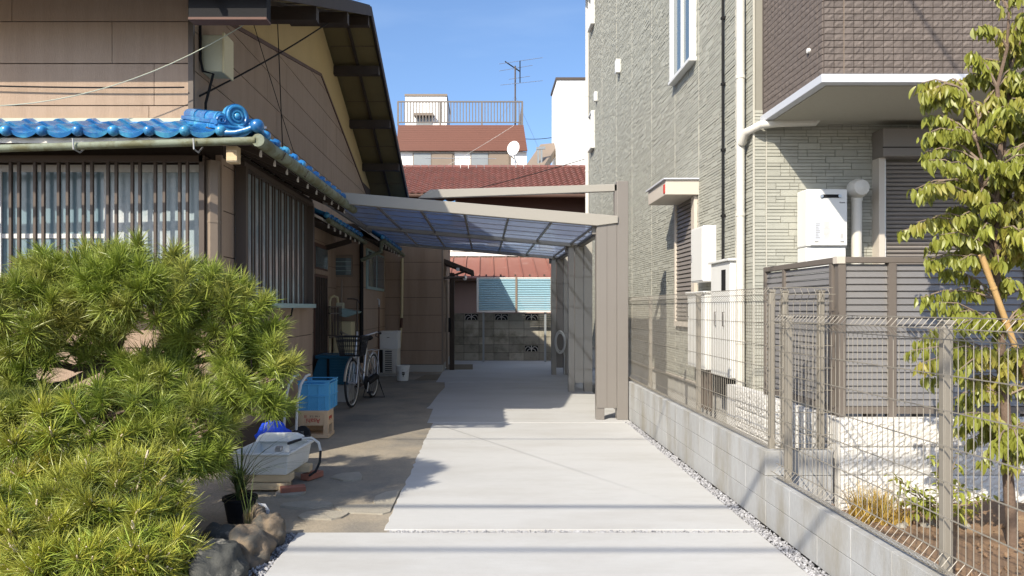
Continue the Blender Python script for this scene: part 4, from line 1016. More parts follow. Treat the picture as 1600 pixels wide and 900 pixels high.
# cream cabinet, gas pipes
C = thing('cream_cabinet', 'plain cream metal cabinet against the recessed wall', 'cabinet', (-2.8, 13.9, 0))
MB().box(-2.96, -2.60, 13.75, 14.16, .06, 1.33).build('body', 'cream', C, bev=.01); MB().box(-2.945, -2.615, 13.738, 13.751, .10, 1.30).build('door', 'cream', C, bev=.005)
for x in (-2.93, -2.65): MB().box(x, x + .03, 13.8, 14.1, 0, .06).build('foot', 'brown_metal', C)
C = thing('gas_meter', 'grey gas meter with cream looping pipes on the recessed wall', 'meter', (-2.85, 13.6, .0))
MB().box(-2.86, -2.72, 13.55, 13.70, 1.46, 1.70).build('case', 'cream_box', C, bev=.015)
MB().tube([(-2.98, 13.55, 0), (-2.98, 13.55, 1.72), (-2.96, 13.55, 1.80), (-2.90, 13.55, 1.83), (-2.84, 13.58, 1.80), (-2.83, 13.6, 1.69)], .026, 8).build('pipe', 'cream', C, smooth=True)
MB().tube([(-2.77, 13.62, 1.69), (-2.77, 13.64, 1.85), (-2.78, 13.7, 2.15)], .018, 8).build('pipe', 'brown_sash', C, smooth=True)
MB().ext([(-2.78, 1.60), (-2.40, 1.53), (-2.42, 1.50), (-2.66, 1.42), (-2.78, 1.46)], 'y', 13.4, 13.75).build('rain_hood', 'alu_teal', C)
C = thing('yard_pole', 'thin dark pole with a T-shaped grip behind the bicycle', 'pole', (-2.37, 13.1, 0))
MB().tube([(-2.36, 13.1, 0), (-2.37, 13.1, 1.72)], .014, 8).build('shaft', 'brown_metal', C); MB().tube([(-2.55, 13.08, 1.77), (-2.44, 13.09, 1.77), (-2.37, 13.1, 1.75), (-2.33, 13.1, 1.70)], .016, 8).build('grip', 'brown_metal', C); MB().tube([(-2.365, 13.085, 1.0), (-2.365, 13.085, 1.16)], .018, 8).build('tape', 'trim_white', C)
C = thing('yard_pole', 'thin brown pole with a white hooked cap beside the air conditioner', 'pole', (-2.40, 16, 0))
MB().tube([(-2.40, 15.95, 0), (-2.41, 16.1, 1.74)], .014, 8).build('shaft', 'fascia', C); MB().tube([(-2.41, 16.1, 1.62), (-2.41, 16.1, 1.78), (-2.45, 16.1, 1.80)], .02, 8).build('cap', 'trim_white', C)
# air conditioner and box
C = thing('air_conditioner', 'white outdoor air conditioner unit standing by the annex wall', 'air conditioner', (-2.25, 16.6, 0))
MB().box(-2.44, -2.04, 16.42, 17.1, .06, .64).build('case', 'white_pipe', C, bev=.012); MB().box(-2.44, -2.37, 16.405, 16.425, .09, .62).build('dark_side', 'black', C)
gr = MB().box(-2.32, -2.14, 16.40, 16.418, .10, .60).build('grille', 'black', C)
for k in range(11): MB().box(-2.32, -2.14, 16.385, 16.402, .115 + k*.044, .133 + k*.044).build('louvre', 'white_pipe', gr)
for x in (-2.33, -2.145): MB().box(x - .012, x + .012, 16.385, 16.402, .10, .60).build('frame', 'white_pipe', gr)
for y in (16.45, 16.98): MB().box(-2.46, -2.02, y, y + .08, -.0, .06).build('foot', 'foundation', C)
C = thing('utility_box', 'white lidded box sitting on the outdoor air conditioner', 'box', (-2.23, 16.7, .64))
MB().box(-2.45, -2.02, 16.44, 16.95, .641, 1.0).build('body', 'white_metal', C, bev=.012); MB().box(-2.46, -2.01, 16.43, 16.96, 1.0, 1.055).build('lid', 'white_metal', C, bev=.01); MB().box(-2.28, -2.22, 16.43, 16.441, .90, .915).build('catch', 'dark_print', C)
C = thing('bucket', 'white plastic bucket with dark scribbles standing near the annex', 'bucket', (-1.80, 15.5, 0))
MB().lathe((-1.80, 15.5, 0), [(.02, .012), (.118, .0), (.122, .0), (.15, .31), (.158, .31), (.158, .335), (.142, .335), (.114, .02)], 22).build('body', 'basin', C, smooth=True)
MB().tube([(-1.80 + .158*math.cos(R(a)), 15.5 - .16*math.sin(R(a))*.35 - .1, .30 - .13*math.sin(R(a))) for a in range(0, 181, 15)], .005, 6).build('handle', 'steel', C)
MB().box(-1.80, -1.74, 15.352, 15.364, .14, .2).box(-1.78, -1.765, 15.352, 15.364, .10, .15).build('print', 'dark_print', C)
# basin sink on planks and bricks
BS = thing('basin', 'old white utility sink resting on planks by the pine', 'sink', (-1.9, 6.4, .14))
bx = [(-2.20, 6.10), (-1.70, 6.10), (-1.64, 6.72), (-2.14, 6.72)]
def ringb(s, z):
    cx_, cy_ = -1.92, 6.41; return [(cx_ + (x - cx_)*s, cy_ + (y - cy_)*s, z) for x, y in bx]
rg = [ringb(.88, .14), ringb(.97, .315), ringb(1.05, .318), ringb(1.05, .342), ringb(.94, .342), ringb(.84, .18)]
mb = MB(); mb.v = [p for r in rg for p in r]
for i in range(len(rg)-1):
    for j in range(4): mb.f.append([i*4+j, i*4+(j+1) % 4, (i+1)*4+(j+1) % 4, (i+1)*4+j])
mb.f += [[3,2,1,0], [20,21,22,23]]; mb.mi = [0]*len(mb.f)
mb.build('bowl', 'basin', BS, bev=.02)
MB().ext([(-2.17, .33), (-1.68, .33), (-1.72, .39), (-1.78, .415), (-2.08, .415), (-2.14, .39)], 'y', 6.66, 6.71).build('splash_back', 'basin', BS, bev=.01)
for (xa, xb, ya, yb, z0, z1, lab) in ((-2.18, -1.70, 6.16, 6.30, .075, .138, 'upper pale plank under the front of the white sink'), (-2.16, -1.72, 6.13, 6.27, .012, .07, 'lower pale plank under the front of the white sink'), (-2.10, -1.62, 6.52, 6.64, .075, .138, 'short pale plank under the rear of the white sink')):
    tag(MB().box(xa, xb, ya, yb, z0, z1).build('plank', 'plank', bev=.006), lab, 'plank')
for i, (x, y, rz_, zz, lab) in enumerate(((-1.66, 6.10, .35, 0, 'reddish brick beside the front corner of the white sink'), (-1.62, 6.62, 1.1, 0, 'reddish brick under the hose end beside the white sink'), (-2.0, 6.58, .1, .015, 'reddish brick in the dark under the white sink'))):
    o = MB().box(-.105, .105, -.05, .05, 0, .055).build('brick', 'brick', local=True, bev=.005); o.location = (x, y, zz); o.rotation_euler = (0, 0, rz_); tag(o, lab, 'brick')
HS = thing('hose', 'short hose, half pale half black, looping over the rim of the white sink', 'hose', (-1.5, 6.6, 0))
MB().tube([(-1.82, 6.50, .36), (-1.72, 6.58, .375), (-1.62, 6.60, .38), (-1.55, 6.58, .34), (-1.525, 6.55, .27)], .013, 8).build('pale_section', 'hose', HS, smooth=True)
MB().tube([(-1.525, 6.55, .27), (-1.525, 6.52, .17), (-1.56, 6.50, .09), (-1.62, 6.50, .05)], .012, 8).build('black_section', 'rubber', HS, smooth=True)
tag(MB().bar((-1.80, 6.45, .355), (-1.66, 6.66, .385), .022, .02).build('hand_tool', 'rubber'), 'dark hand tool lying on the rim of the white sink', 'tool')
tag(MB().box(-1.845, -1.785, 6.18, 6.25, .335, .375).build('sponge', 'steel', bev=.008), 'small grey block on the front rim of the white sink', 'block')
mb = MB()
for k in range(40):
    a, b = random.uniform(0, 2*math.pi), random.random(); mb.add([], [])
mb.sphere((-2.10, 7.0, .33), .16, 14, 10, (1.1, .7, .9))
for i, v in enumerate(mb.v):
    n_ = V(v) - V((-2.10, 7.0, .33)); mb.v[i] = tuple(V((-2.10, 7.0, .33)) + n_ * random.uniform(.82, 1.12))
mb.box(-2.2, -2.0, 6.92, 7.1, 0, .25)
tag(mb.build('plastic_bag', 'blue_vivid'), 'crumpled bright blue plastic bag behind the white sink', 'bag')
HC = thing('hand_cart', 'old folding hand cart with pale bent tube handles beside the crates', 'cart', (-2.35, 8.1, 0))
for x, y in ((-2.16, 8.36), (-2.29, 8.32)):
    MB().tube([(x, y - .3, .10), (x - .01, y - .2, .5), (x + .01, y - .12, .70), (x + .04, y + .0, .79), (x + .07, y + .06, .80)], .016, 8).build('handle', 'hose', HC, smooth=True)
for y in (8.05, 8.35): MB().lathe((-2.16, y, .10), [(.03, -.02), (.10, -.02), (.10, .02), (.03, .02)], 18, 'y').build('wheel', 'rubber', HC, smooth=True)
MB().box(-2.34, -2.14, 7.98, 8.4, .11, .14).build('platform', 'steel', HC); MB().tube([(-2.30, 8.14, .5), (-2.17, 8.18, .5)], .012, 6).build('crossbar', 'hose', HC)
# potted long-leaf plant
PT = thing('potted_plant', 'black pot of long arching strap leaves among the garden rocks', 'plant', (-1.78, 5.25, 0))
MB().lathe((-1.84, 5.30, 0), [(.09, 0), (.12, .16), (.13, .16), (.13, .18), (.11, .18), (.10, .15), (.0, .15)], 20).build('pot', 'black', PT, smooth=True)
mb = MB(); blades(mb, (-1.84, 5.30, .15), 60, .72, 1.0, .008, .6); blades(mb, (-1.82, 5.28, .15), 26, .36, 1.4, .006, .7); mb.build('leaves', 'grass_leaf', PT)
o = MB().ext([(-.05, 0), (.045, .02), (.055, .09), (.03, .14), (-.035, .15), (-.055, .1)], 'y', -.004, .004).build('white_tag', 'trim_white', local=True); o.location = (-1.585, 5.02, .07); o.rotation_euler = (.2, 0, .1); tag(o, 'white plastic sheet leaning at the black pot', 'sheet')
mb = MB(); blades(mb, (-1.62, 4.82, .0), 9, .5, .25, .008, .2); tag(mb.build('strap_leaves', 'grass_leaf'), 'few upright green strap leaves rising between the garden rocks', 'plant')
# rocks
from mathutils import noise as mno
def rock(c, s, mat, lab, sd_):
    mb = MB(); mb.sphere((0,0,0), 1, 40, 28)
    for i, v in enumerate(mb.v):
        p = V(v); nn = mno.noise(p*1.1 + V((sd_*7.3, sd_, 0))) * .38 + mno.noise(p*2.6 + V((sd_, 0, 3))) * .16 + mno.noise(p*7 + V((0, sd_, 3))) * .05
        p = p * (1 + nn); mb.v[i] = (p.x*s[0], p.y*s[1], max(p.z, -.5)*s[2])
    o = mb.build('rock', mat, smooth=True, local=True); o.location = c; o.rotation_euler = (0, 0, sd_); return tag(o, lab, 'rock')
rock((-1.60, 4.20, .05), (.19, .17, .16), 'rock_dark', 'dark rounded rock with a white vein beside the driveway', 1)
rock((-1.52, 4.52, .05), (.18, .15, .14), 'rock_brown', 'large smooth brown rock in the row of garden rocks', 2)
rock((-1.48, 4.80, .05), (.12, .15, .13), 'rock_brown', 'speckled brown rock behind the large smooth one', 3.3)
rock((-1.60, 4.95, .06), (.09, .11, .15), 'rock_brown', 'upright yellowish rock beside the black pot', 4.1)
rock((-1.78, 4.75, .04), (.14, .10, .10), 'rock_dark', 'small dark rock below the black pot', 5.7)
rock((-2.15, 4.35, .06), (.25, .2, .16), 'rock_brown', 'brown rock half hidden under the pine needles', 6.2)

# ------------------------------------------------------------------ bicycle (local x forward)
BK = thing('bicycle', 'silver city bicycle with a dark wire front basket on its stand', 'bicycle', (-2.06, 11.95, 0), rz=math.atan2(-1.15, -.12)); BK.scale = (1.14, 1.14, 1.14)
def wheel(x):
    t = MB().tube([(x + .325*math.cos(a*math.pi/20), 0, .34 + .325*math.sin(a*math.pi/20)) for a in range(40)], .017, 8, True).build('tyre', 'rubber', None, smooth=True, local=True)
    t.parent = BK; t.name = 'wheel'
    rm = MB().tube([(x + .303*math.cos(a*math.pi/20), 0, .34 + .303*math.sin(a*math.pi/20)) for a in range(40)], .010, 6, True); rm.build('rim', 'steel', t, smooth=True, local=True)
    sp = MB()
    for k in range(28):
        a = 2*math.pi*k/28; sp.tube([(x + .02*math.cos(a+1), .025*(-1)**k, .34 + .02*math.sin(a+1)), (x + .30*math.cos(a), 0, .34 + .30*math.sin(a))], .0018, 3)
    sp.cyl((x, -.045, .34), (x, .045, .34), .022, 10); sp.build('spokes', 'steel', t, local=True)
    return t
wheel(.56); wheel(-.56)
def bt(name, pts, r, mat='steel', n=8): return MB().tube(pts, r, n).build(name, mat, BK, smooth=True, local=True)
bt('down_tube', [(.40, 0, .70), (.20, 0, .45), (0, 0, .29)], .019); bt('top_tube', [(.38, 0, .78), (.18, 0, .55), (-.06, 0, .42)], .015)
bt('seat_tube', [(0, 0, .29), (-.16, 0, .80)], .018); bt('seat_post', [(-.16, 0, .80), (-.185, 0, .92)], .013)
for s_ in (-1, 1):
    bt('chain_stay', [(0, .03*s_, .29), (-.56, .06*s_, .34)], .010); bt('seat_stay', [(-.14, .025*s_, .74), (-.56, .06*s_, .34)], .009)
    bt('fork', [(.42, .045*s_, .70), (.50, .055*s_, .48), (.56, .055*s_, .34)], .012)
bt('head_tube', [(.36, 0, .92), (.42, 0, .68)], .021); bt('stem', [(.36, 0, .92), (.345, 0, 1.0)], .013)
bt('handlebar', [(.10, -.29, 1.03), (.22, -.27, 1.05), (.32, -.12, 1.0), (.35, 0, .99), (.32, .12, 1.0), (.22, .27, 1.05), (.10, .29, 1.03)], .011)
for s_ in (-1, 1):
    bt('grip', [(.10, .29*s_, 1.03), (.21, .275*s_, 1.048)], .018, 'rubber'); bt('brake_lever', [(.24, .26*s_, 1.04), (.22, .25*s_, .99), (.12, .27*s_, .97)], .006, 'rubber')
sd_ = MB(); sd_.sphere((-.19, 0, .95), .13, 14, 8, (1.0, .75, .36)); sd_.sphere((-.06, 0, .95), .07, 12, 8, (1.5, .55, .4)); sd_.build('saddle', 'black', BK, smooth=True, local=True)
for x, a0, a1 in ((.56, 10, 170), (-.56, 0, 180)):
    bt('mudguard', [(x + .36*math.cos(R(a)), 0, .34 + .36*math.sin(R(a))) for a in range(a0, a1 + 1, 10)], .018, 'steel', 6)
bt('carrier', [(-.30, -.06, .74), (-.72, -.06, .74), (-.74, 0, .74), (-.72, .06, .74), (-.30, .06, .74)], .007); bt('carrier_strut', [(-.68, .06, .74), (-.56, .07, .34)], .005)
bt('stand', [(-.56, -.07, .33), (-.60, -.17, .0), (-.62, .17, .0), (-.56, .07, .33)], .009, 'black')
bt('chain_case', [(0, .055, .29), (-.25, .06, .31), (-.5, .06, .34)], .05, 'black'); MB().lathe((0, .05, .29), [(.0, -.01), (.10, -.01), (.10, .01), (.0, .01)], 20, 'y').build('chain_ring', 'black', BK, smooth=True, local=True)
bt('crank', [(0, .08, .29), (.10, .09, .16)], .009); bt('crank', [(0, -.06, .29), (-.10, -.08, .42)], .009)
for x, y, z in ((.10, .13, .16), (-.10, -.12, .42)): MB().box(x - .04, x + .04, y - .035, y + .035, z - .012, z + .012).build('pedal', 'rubber', BK, local=True)
bk = MB(); rr_ = [(.42, .66), (.70, .66)]
top = [(.37, -.19), (.72, -.19), (.72, .19), (.37, .19)]; bot = [(.42, -.15), (.66, -.15), (.66, .15), (.42, .15)]; zt, zb = 1.0, .73
def pnt(t, s): # s along the perimeter 0..4, t height
    i = int(s) % 4; f = s - int(s); a = [bot[i][k] + (bot[(i+1) % 4][k] - bot[i][k]) * f for k in (0, 1)]; b = [top[i][k] + (top[(i+1) % 4][k] - top[i][k]) * f for k in (0, 1)]
    return (a[0] + (b[0]-a[0])*t, a[1] + (b[1]-a[1])*t, zb + (zt - zb)*t)
for k in range(48): bk.tube([pnt(0, k/12), pnt(1, k/12)], .0032, 4)
for t in (0, .25, .5, .75): bk.tube([pnt(t, k) for k in range(4)], .004, 4, True)
bk.tube([pnt(1, k) for k in range(4)], .009, 6, True); bk.tube([pnt(.8, k) for k in range(4)], .007, 6, True)
for k in range(9): bk.tube([(.42 + .03*k, -.15, zb), (.42 + .03*k, .15, zb)], .0035, 4)
bk.build('basket', 'rubber', BK, local=True); bt('basket_stay', [(.60, .12, .73), (.56, .07, .34)], .005); MB().sphere((.60, 0, .68), .035, 10, 8).build('headlamp', 'black', BK, smooth=True, local=True)

# ------------------------------------------------------------------ garden pine
PN = thing('pine_tree', 'garden pine with dense yellow-green needle tufts before the lattice window', 'tree', (-2.7, 5.1, 0))
def tuft():
    mb = MB(); n = 125
    for i in range(n):
        el = R(random.uniform(-12, 78)) if random.random() < .85 else R(random.uniform(60, 88)); a = random.uniform(0, 2*math.pi)
        b = V((0, 0, random.uniform(-.09, .03))); L_ = random.uniform(.11, .165)
        d = V((math.cos(a)*math.cos(el), math.sin(a)*math.cos(el), math.sin(el)))
        e = b + d * L_ + V((0, 0, -.004)); m = b + d * L_ * .55 + V((0, 0, .006)); s = d.cross(V((random.gauss(0,1), random.gauss(0,1), random.gauss(0,1)))).normalized(); wd = .0019; s2 = d.cross(s).normalized()
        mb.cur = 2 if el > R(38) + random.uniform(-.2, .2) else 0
        mb.add([b + s*wd, b - s*wd, b + s2*wd*1.4, m + s*wd, m - s*wd, m + s2*wd*1.4, e], [(0,1,4,3),(1,2,5,4),(2,0,3,5),(3,4,6),(4,5,6),(5,3,6)])
    mb.cur = 1; mb.tube([(0,0,-.16), (0,0,.0)], .006, 5)
    for k in range(random.randint(1, 3)): 
        dx, dy = random.uniform(-.008,.008), random.uniform(-.008,.008); mb.tube([(dx, dy, 0), (dx*1.5, dy*1.5, random.uniform(.045, .085))], [.008, .004], 5)
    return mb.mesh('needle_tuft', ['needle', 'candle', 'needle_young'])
tfm = [tuft() for _ in range(7)]
pads = [((185, 465), 5.35, .86, .50, .38, 110), ((345, 520), 5.35, .42, .40, .42, 60), ((60, 510), 5.0, .55, .4, .36, 60), ((405, 600), 5.2, .26, .35, .36, 36),
        ((90, 690), 4.75, .66, .40, .34, 80), ((285, 680), 4.95, .36, .35, .36, 54), ((190, 790), 4.35, .36, .35, .28, 58), ((50, 840), 4.2, .52, .35, .32, 70), ((385, 550), 5.5, .22, .25, .28, 20),
        ((240, 600), 5.15, .38, .35, .24, 44), ((25, 610), 4.9, .25, .3, .22, 22), ((290, 705), 4.8, .20, .3, .22, 24), ((60, 560), 5.0, .36, .3, .15, 30), ((205, 460), 4.95, .45, .3, .26, 44), ((170, 650), 4.7, .4, .3, .18, 30), ((235, 870), 4.1, .22, .25, .2, 34), ((120, 880), 4.0, .4, .3, .2, 40), ((140, 770), 4.45, .45, .35, .22, 44), ((10, 740), 4.5, .3, .3, .3, 26)]
tf = []; pc = []
for (px, py), d, rx, ry, rz_, n in pads:
    c = at(px, py, d); pc.append((c, rx, ry, rz_))
    for k in range(n):
        while True:
            q = V((random.gauss(0,1), random.gauss(0,1), random.gauss(0,1))).normalized()
            if q.y < .35 and q.z > -.75: break
        f = random.uniform(.72, 1.0); p_ = c + V((q.x*rx, q.y*ry, q.z*rz_)) * f
        dr = (V((q.x, q.y*1.0, q.z*.6 + .75))).normalized(); tf.append((p_, dr))
for px, py in ((205, 400), (215, 385), (190, 405), (330, 430), (290, 425), (110, 430), (150, 425), (60, 445), (435, 560), (425, 600), (430, 640), (20, 600), (170, 625), (160, 640), (355, 470), (255, 880), (270, 800)):
    tf.append((at(px, py, random.uniform(4.8, 5.3)), V((random.uniform(-.3,.3), random.uniform(-.5, 0), 1)).normalized()))
random.shuffle(tf)
tf = [(p_, dr) for p_, dr in tf if not (80 < (p_.x*1100/p_.y + 757) < 165 and 565 < (481 + (1.6 - p_.z)*1100/p_.y) < 600)]
rest = MB(); 
tf.sort(key=lambda q: q[0].y)
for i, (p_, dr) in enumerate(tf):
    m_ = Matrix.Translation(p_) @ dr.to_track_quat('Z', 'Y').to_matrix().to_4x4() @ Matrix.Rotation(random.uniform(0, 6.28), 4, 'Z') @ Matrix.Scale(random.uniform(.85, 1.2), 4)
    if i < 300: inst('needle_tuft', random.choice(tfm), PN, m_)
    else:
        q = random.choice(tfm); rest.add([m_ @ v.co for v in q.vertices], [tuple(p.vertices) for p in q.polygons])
# inner needles, older and darker by shade only
for c, rx, ry, rz_ in pc:
    for k in range(int(24 * rx / .5)):
        q = V((random.uniform(-1,1), random.uniform(-1,1), random.uniform(-1,.7)))
        if q.length > .85: continue
        m_ = Matrix.Translation(c + V((q.x*rx, q.y*ry + .05, q.z*rz_))) @ V((random.uniform(-1,1), random.uniform(-1,.3), .5)).to_track_quat('Z', 'Y').to_matrix().to_4x4() @ Matrix.Scale(random.uniform(.8, 1.1), 4)
        t_ = random.choice(tfm); rest.add([m_ @ v.co for v in t_.vertices], [tuple(p.vertices) for p in t_.polygons])
rest.build('needles', 'needle', PN, kind='stuff')
tk = MB(); b0 = V((-2.55, 4.95, -.05)); tp = [b0, V((-2.5, 5.0, .35)), V((-2.65, 5.1, .75)), V((-2.75, 5.2, 1.2)), V((-2.68, 5.3, 1.7))]
tk.tube(tp, [.10, .085, .07, .05, .03], 12)
tk.build('trunk', 'bark', PN, smooth=True)
for c, rx, ry, rz_ in pc:
    s_ = min(tp[1:4], key=lambda z: (z - c).length); m = s_.lerp(c, .5) + V((0, 0, -.06)); bb = MB().tube([s_, m, c, c + V((rx*.4, -.1, .05))], [.035, .028, .018, .008], 7); 
    for k in range(6):
        e = c + V((random.uniform(-1,1)*rx*.8, random.uniform(-1,.3)*ry*.8, random.uniform(-.3,.7)*rz_*.8)); bb.tube([m.lerp(c, random.random()), e], [.010, .005], 5)
    bb.build('branch', 'bark', PN, smooth=True)

# ------------------------------------------------------------------ rear: block wall, screen, neighbouring roofs
BW = thing('block_wall', 'weathered grey block wall with openwork blocks closing the passage', 'wall', (.8, 21.5, 0))
MB().box(-1.0, 3.2, 21.42, 21.52, 0, 1.43).build('mortar_core', 'joint', BW)
bw, bh = .456, .24
bmo = MB().box(-bw/2 + .006, bw/2 - .006, -.075, .075, .006, bh - .005).mesh('block', 'block_old')
def openwork():
    mb = MB(); w2 = bw/2 - .005; t = .028; mb.box(-w2, w2, -.075, .075, .004, .004 + t); mb.box(-w2, w2, -.075, .075, bh - t, bh - .004); mb.box(-w2, -w2 + t, -.075, .075, .03, bh - t); mb.box(w2 - t, w2, -.075, .075, .03, bh - t)
    mb.cur = 2
    for cx in (-.10, .10): mb.tube([(cx + .10*math.cos(R(a)), -.05, .04 + .14*math.sin(R(a))) for a in range(0, 181, 20)], .013, 6)
    mb.tube([(.13*math.cos(R(a)), -.05, .03 + .09*math.sin(R(a))) for a in range(0, 181, 20)], .012, 6); mb.box(-.012, .012, -.07, -.03, .03, bh - .03)
    mb.cur = 1; mb.box(-w2 + .02, w2 - .02, -.028, -.020, .02, bh - .02); return mb.mesh('openwork_block', ['block_old', 'black', 'foundation'])
owm = openwork()
for r_ in range(6):
    for c_ in range(10):
        x = -1.08 + bw * (c_ + .5) ; z = bh * r_
        ow = (r_ == 5 and c_ in (1, 3, 5)) or (r_ == 1 and c_ == 5)
        inst('openwork_block' if ow else 'block', owm if ow else bmo, BW, Matrix.Translation((x, 21.44, z + .001)))
SC = thing('polycarbonate_screen', 'pale blue ribbed screen panel on grey posts before the block wall', 'screen', (.9, 20.8, 0))
sx0_, sx1_, z0_, z1_, y_ = -.23, 2.02, 1.47, 2.50, 20.8
for x in (-.03, 1.80): MB().box(x - .03, x + .03, y_ + .03, y_ + .09, 0, 2.48).build('post', 'grey_sash', SC)
MB().box(sx0_, sx1_, y_ - .03, y_ + .03, z0_, z0_ + .05).box(sx0_, sx1_, y_ - .03, y_ + .03, z1_ - .04, z1_).build('frame', 'alu_white', SC)
xm = .94
for x in (sx0_, xm - .03, sx1_ - .07): MB().box(x, x + .06, y_ - .035, y_ + .03, z0_, z1_).build('stile', 'brown_sash' if x != sx0_ else 'alu_white', SC)
for xa, xb in ((sx0_ + .06, xm - .03), (xm + .03, sx1_ - .07)):
    n_ = 14; hh = (z1_ - z0_ - .09) / n_
    for k in range(n_):
        z = z0_ + .05 + k*hh; MB().ext([(y_ - .005, z + .004), (y_ - .02, z + hh*.3), (y_ - .02, z + hh*.8), (y_ - .005, z + hh - .004), (y_ + .005, z + hh*.5)], 'x', xa, xb).build('rib', 'polyblue', SC)

NH = thing('house', 'neighbouring house with red tiled roof behind the block wall', 'house', (0, 26, 0))
MB().box(-6, 4.9, 24.8, 29, 0, 3.9).build('wall', 'wall_cream', NH); MB().box(-6, 4.9, 24.79, 29, 3.9, 5.6).build('upper_wall', 'wall_brown', NH)  # upper wall: dark brown with the shade under the eave put into its colour
MB().box(-6, 4.9, 24.74, 24.8, 3.42, 3.56).build('wall_band', 'wall_white', NH)
for x in (-1.2, .6, 2.4): 
    w_ = MB().box(x, x + 1.3, 24.72, 24.80, 3.58, 3.88).build('window', 'wall_white', NH); MB().box(x + .08, x + 1.2, 24.70, 24.725, 3.62, 3.84).build('pane', 'grey_sash', w_)
rp = pslab([(-6, 24.1, 5.50), (5.1, 24.1, 5.50), (5.1, 26.7, 6.86), (-6, 26.7, 6.86)], .12).build('roof', 'wall_brown', NH)
pslab([(-6, 26.7, 6.86), (5.1, 26.7, 6.86), (5.1, 29.3, 5.5), (-6, 29.3, 5.5)], .12).build('roof', 'red_tile', NH)
an = math.atan2(1.36, 2.6); nrm = V((0, -math.sin(an), math.cos(an))); vv = V((0, math.cos(an), math.sin(an)))
tl = MB(); tw_, te_ = .215, .225; prw = [(.0, .03), (.05, .045), (.10, .03), (.15, .0), (.19, .0), (.215, .03)]
for r_ in range(13):
    for c_ in range(40):
        o_ = V((-3.6 + c_*tw_ + .0, 24.08, 5.505)) + vv * (r_ * te_); vs = []
        j = random.uniform(-.004, .006)
        for ly_, lift in ((0, .055 + j), (te_ + .02, .0)):
            for x, z in prw: vs.append(o_ + V((x, 0, 0)) + vv*ly_ + nrm*(z + lift))
        for x, z in prw: vs.append(o_ + V((x, 0, 0)) + nrm*(z - .005))
        tl.add(vs, [(i, i+1, 6+i+1, 6+i) for i in range(5)] + [(12+i, 12+i+1, i+1, i) for i in range(5)])
tl.build('roof_tiles', 'red_tile', rp, kind='stuff')
for k in range(29): MB().tube([(-3.6 + k*.3, 26.72, 6.93), (-3.32 + k*.3, 26.72, 6.93)], [.10, .085], 8).build('ridge_tile', 'red_tile', NH)
MB().tube([(-6, 24.02, 5.44), (5.1, 24.02, 5.42)], .06, 8).build('gutter', 'wall_brown', NH)
# lean-to with red sheet roof
x = -1.55
MB().box(-6, 4.9, 22.7, 24.7, 0, 2.45).build('lean_to_wall', 'wall_pink', NH); LR = pslab([(-6, 22.2, 2.52), (4.9, 22.2, 2.52), (4.9, 24.7, 3.33), (-6, 24.7, 3.33)], .06).build('lean_to_roof', 'wall_brown', NH)
for k in range(12):
    a = x + k*.46
    pslab([(a + .012, 22.18, 2.555), (a + .448, 22.18, 2.555), (a + .448, 24.7, 3.37), (a + .012, 24.7, 3.37)], .03).build('roof_sheet', 'red_metal', LR); MB().bar((a, 22.17, 2.57), (a, 24.7, 3.39), .03, .05).build('standing_seam', 'red_metal', LR)
    MB().box(a + .2, a + .25, 22.3, 22.36, 2.58, 2.66).build('snow_guard', 'brown_metal', LR)

# apartment block far behind
AP = thing('apartment_block', 'white apartment block with brown cladding band and railed roof deck', 'building', (-1, 44, 0))
D = 40; k = D / 1100
def fz(y): return 1.6 - (y - 481) * k
def fx_(x): return (x - 757) * k
MB().box(fx_(619), fx_(823), D, D + 9, 0, fz(237)).build('wall', 'wall_white', AP)
cl = MB(); nb = 14
for i in range(nb):
    ya, yb = 196.25 + (237 - 196)*i/nb, 196 + (237 - 196)*(i + 1)/nb; xa = 622 - 1.5*i/nb; xb = 818 + 6*i/nb
    MB().ext([(fx_(xa), fz(yb)), (fx_(xb), fz(yb)), (fx_(xb), fz(ya)), (fx_(xa), fz(ya))], 'y', D - .12 - .012*i, D - .06).build('cladding_board', 'brown_clad', AP)
MB().box(fx_(623), fx_(817), D - .05, D + 9, fz(237) + .02, fz(196)).build('upper_wall', 'wall_brown', AP)
for xa, xb in ((645, 710), (735, 798)):
    wn = MB().box(fx_(xa), fx_(xb), D - .05, D + .05, fz(263) - 1.5, fz(239)).build('window', 'brown_sash', AP); m = (xa + xb)/2 - 2
    MB().box(fx_(xa + 1.5), fx_(m - 2), D - .08, D - .05, fz(263) - 1.4, fz(240)).build('pane', 'grey_sash', wn); MB().box(fx_(m), fx_(xb - 3), D - .10, D - .05, fz(263) - 1.4, fz(240)).build('shutter_panel', 'brown_sash', wn)
MB().tube([(fx_(665), D - .5, fz(250)), (fx_(775), D - .5, fz(251))], .02, 6).build('laundry_rail', 'steel', AP)
ph_ = MB().box(fx_(627), fx_(695), D + 2, D + 6, fz(196), fz(142) + .3).build('penthouse', 'wall_white', AP); MB().box(fx_(626), fx_(696), D + 1.95, D + 6, fz(142) + .3, fz(142) + .42).build('coping', 'brown_sash', ph_)
MB().box(fx_(645), fx_(671), D + 1.94, D + 2.02, fz(194), fz(168)).build('window', 'grey_sash', ph_); MB().box(fx_(642), fx_(674), D + 1.6, D + 2, fz(168), fz(164)).build('canopy', 'brown_sash', ph_)
RL = MB().box(fx_(621), fx_(817), D - .03, D + .03, fz(160), fz(158)).box(fx_(621), fx_(817), D - .03, D + .03, fz(192), fz(190.5)).build('railing', 'louver_frame', AP)
for i in range(41): x = fx_(622 + (816 - 622)*i/40); MB().box(x - .028, x + .028, D - .02, D + .02, fz(191), fz(159.5)).build('baluster', 'louver_frame', RL)
for x in (622, 688, 753, 816): MB().box(fx_(x) - .05, fx_(x) + .05, D - .04, D + .04, fz(196), fz(159)).build('post', 'louver_frame', RL)
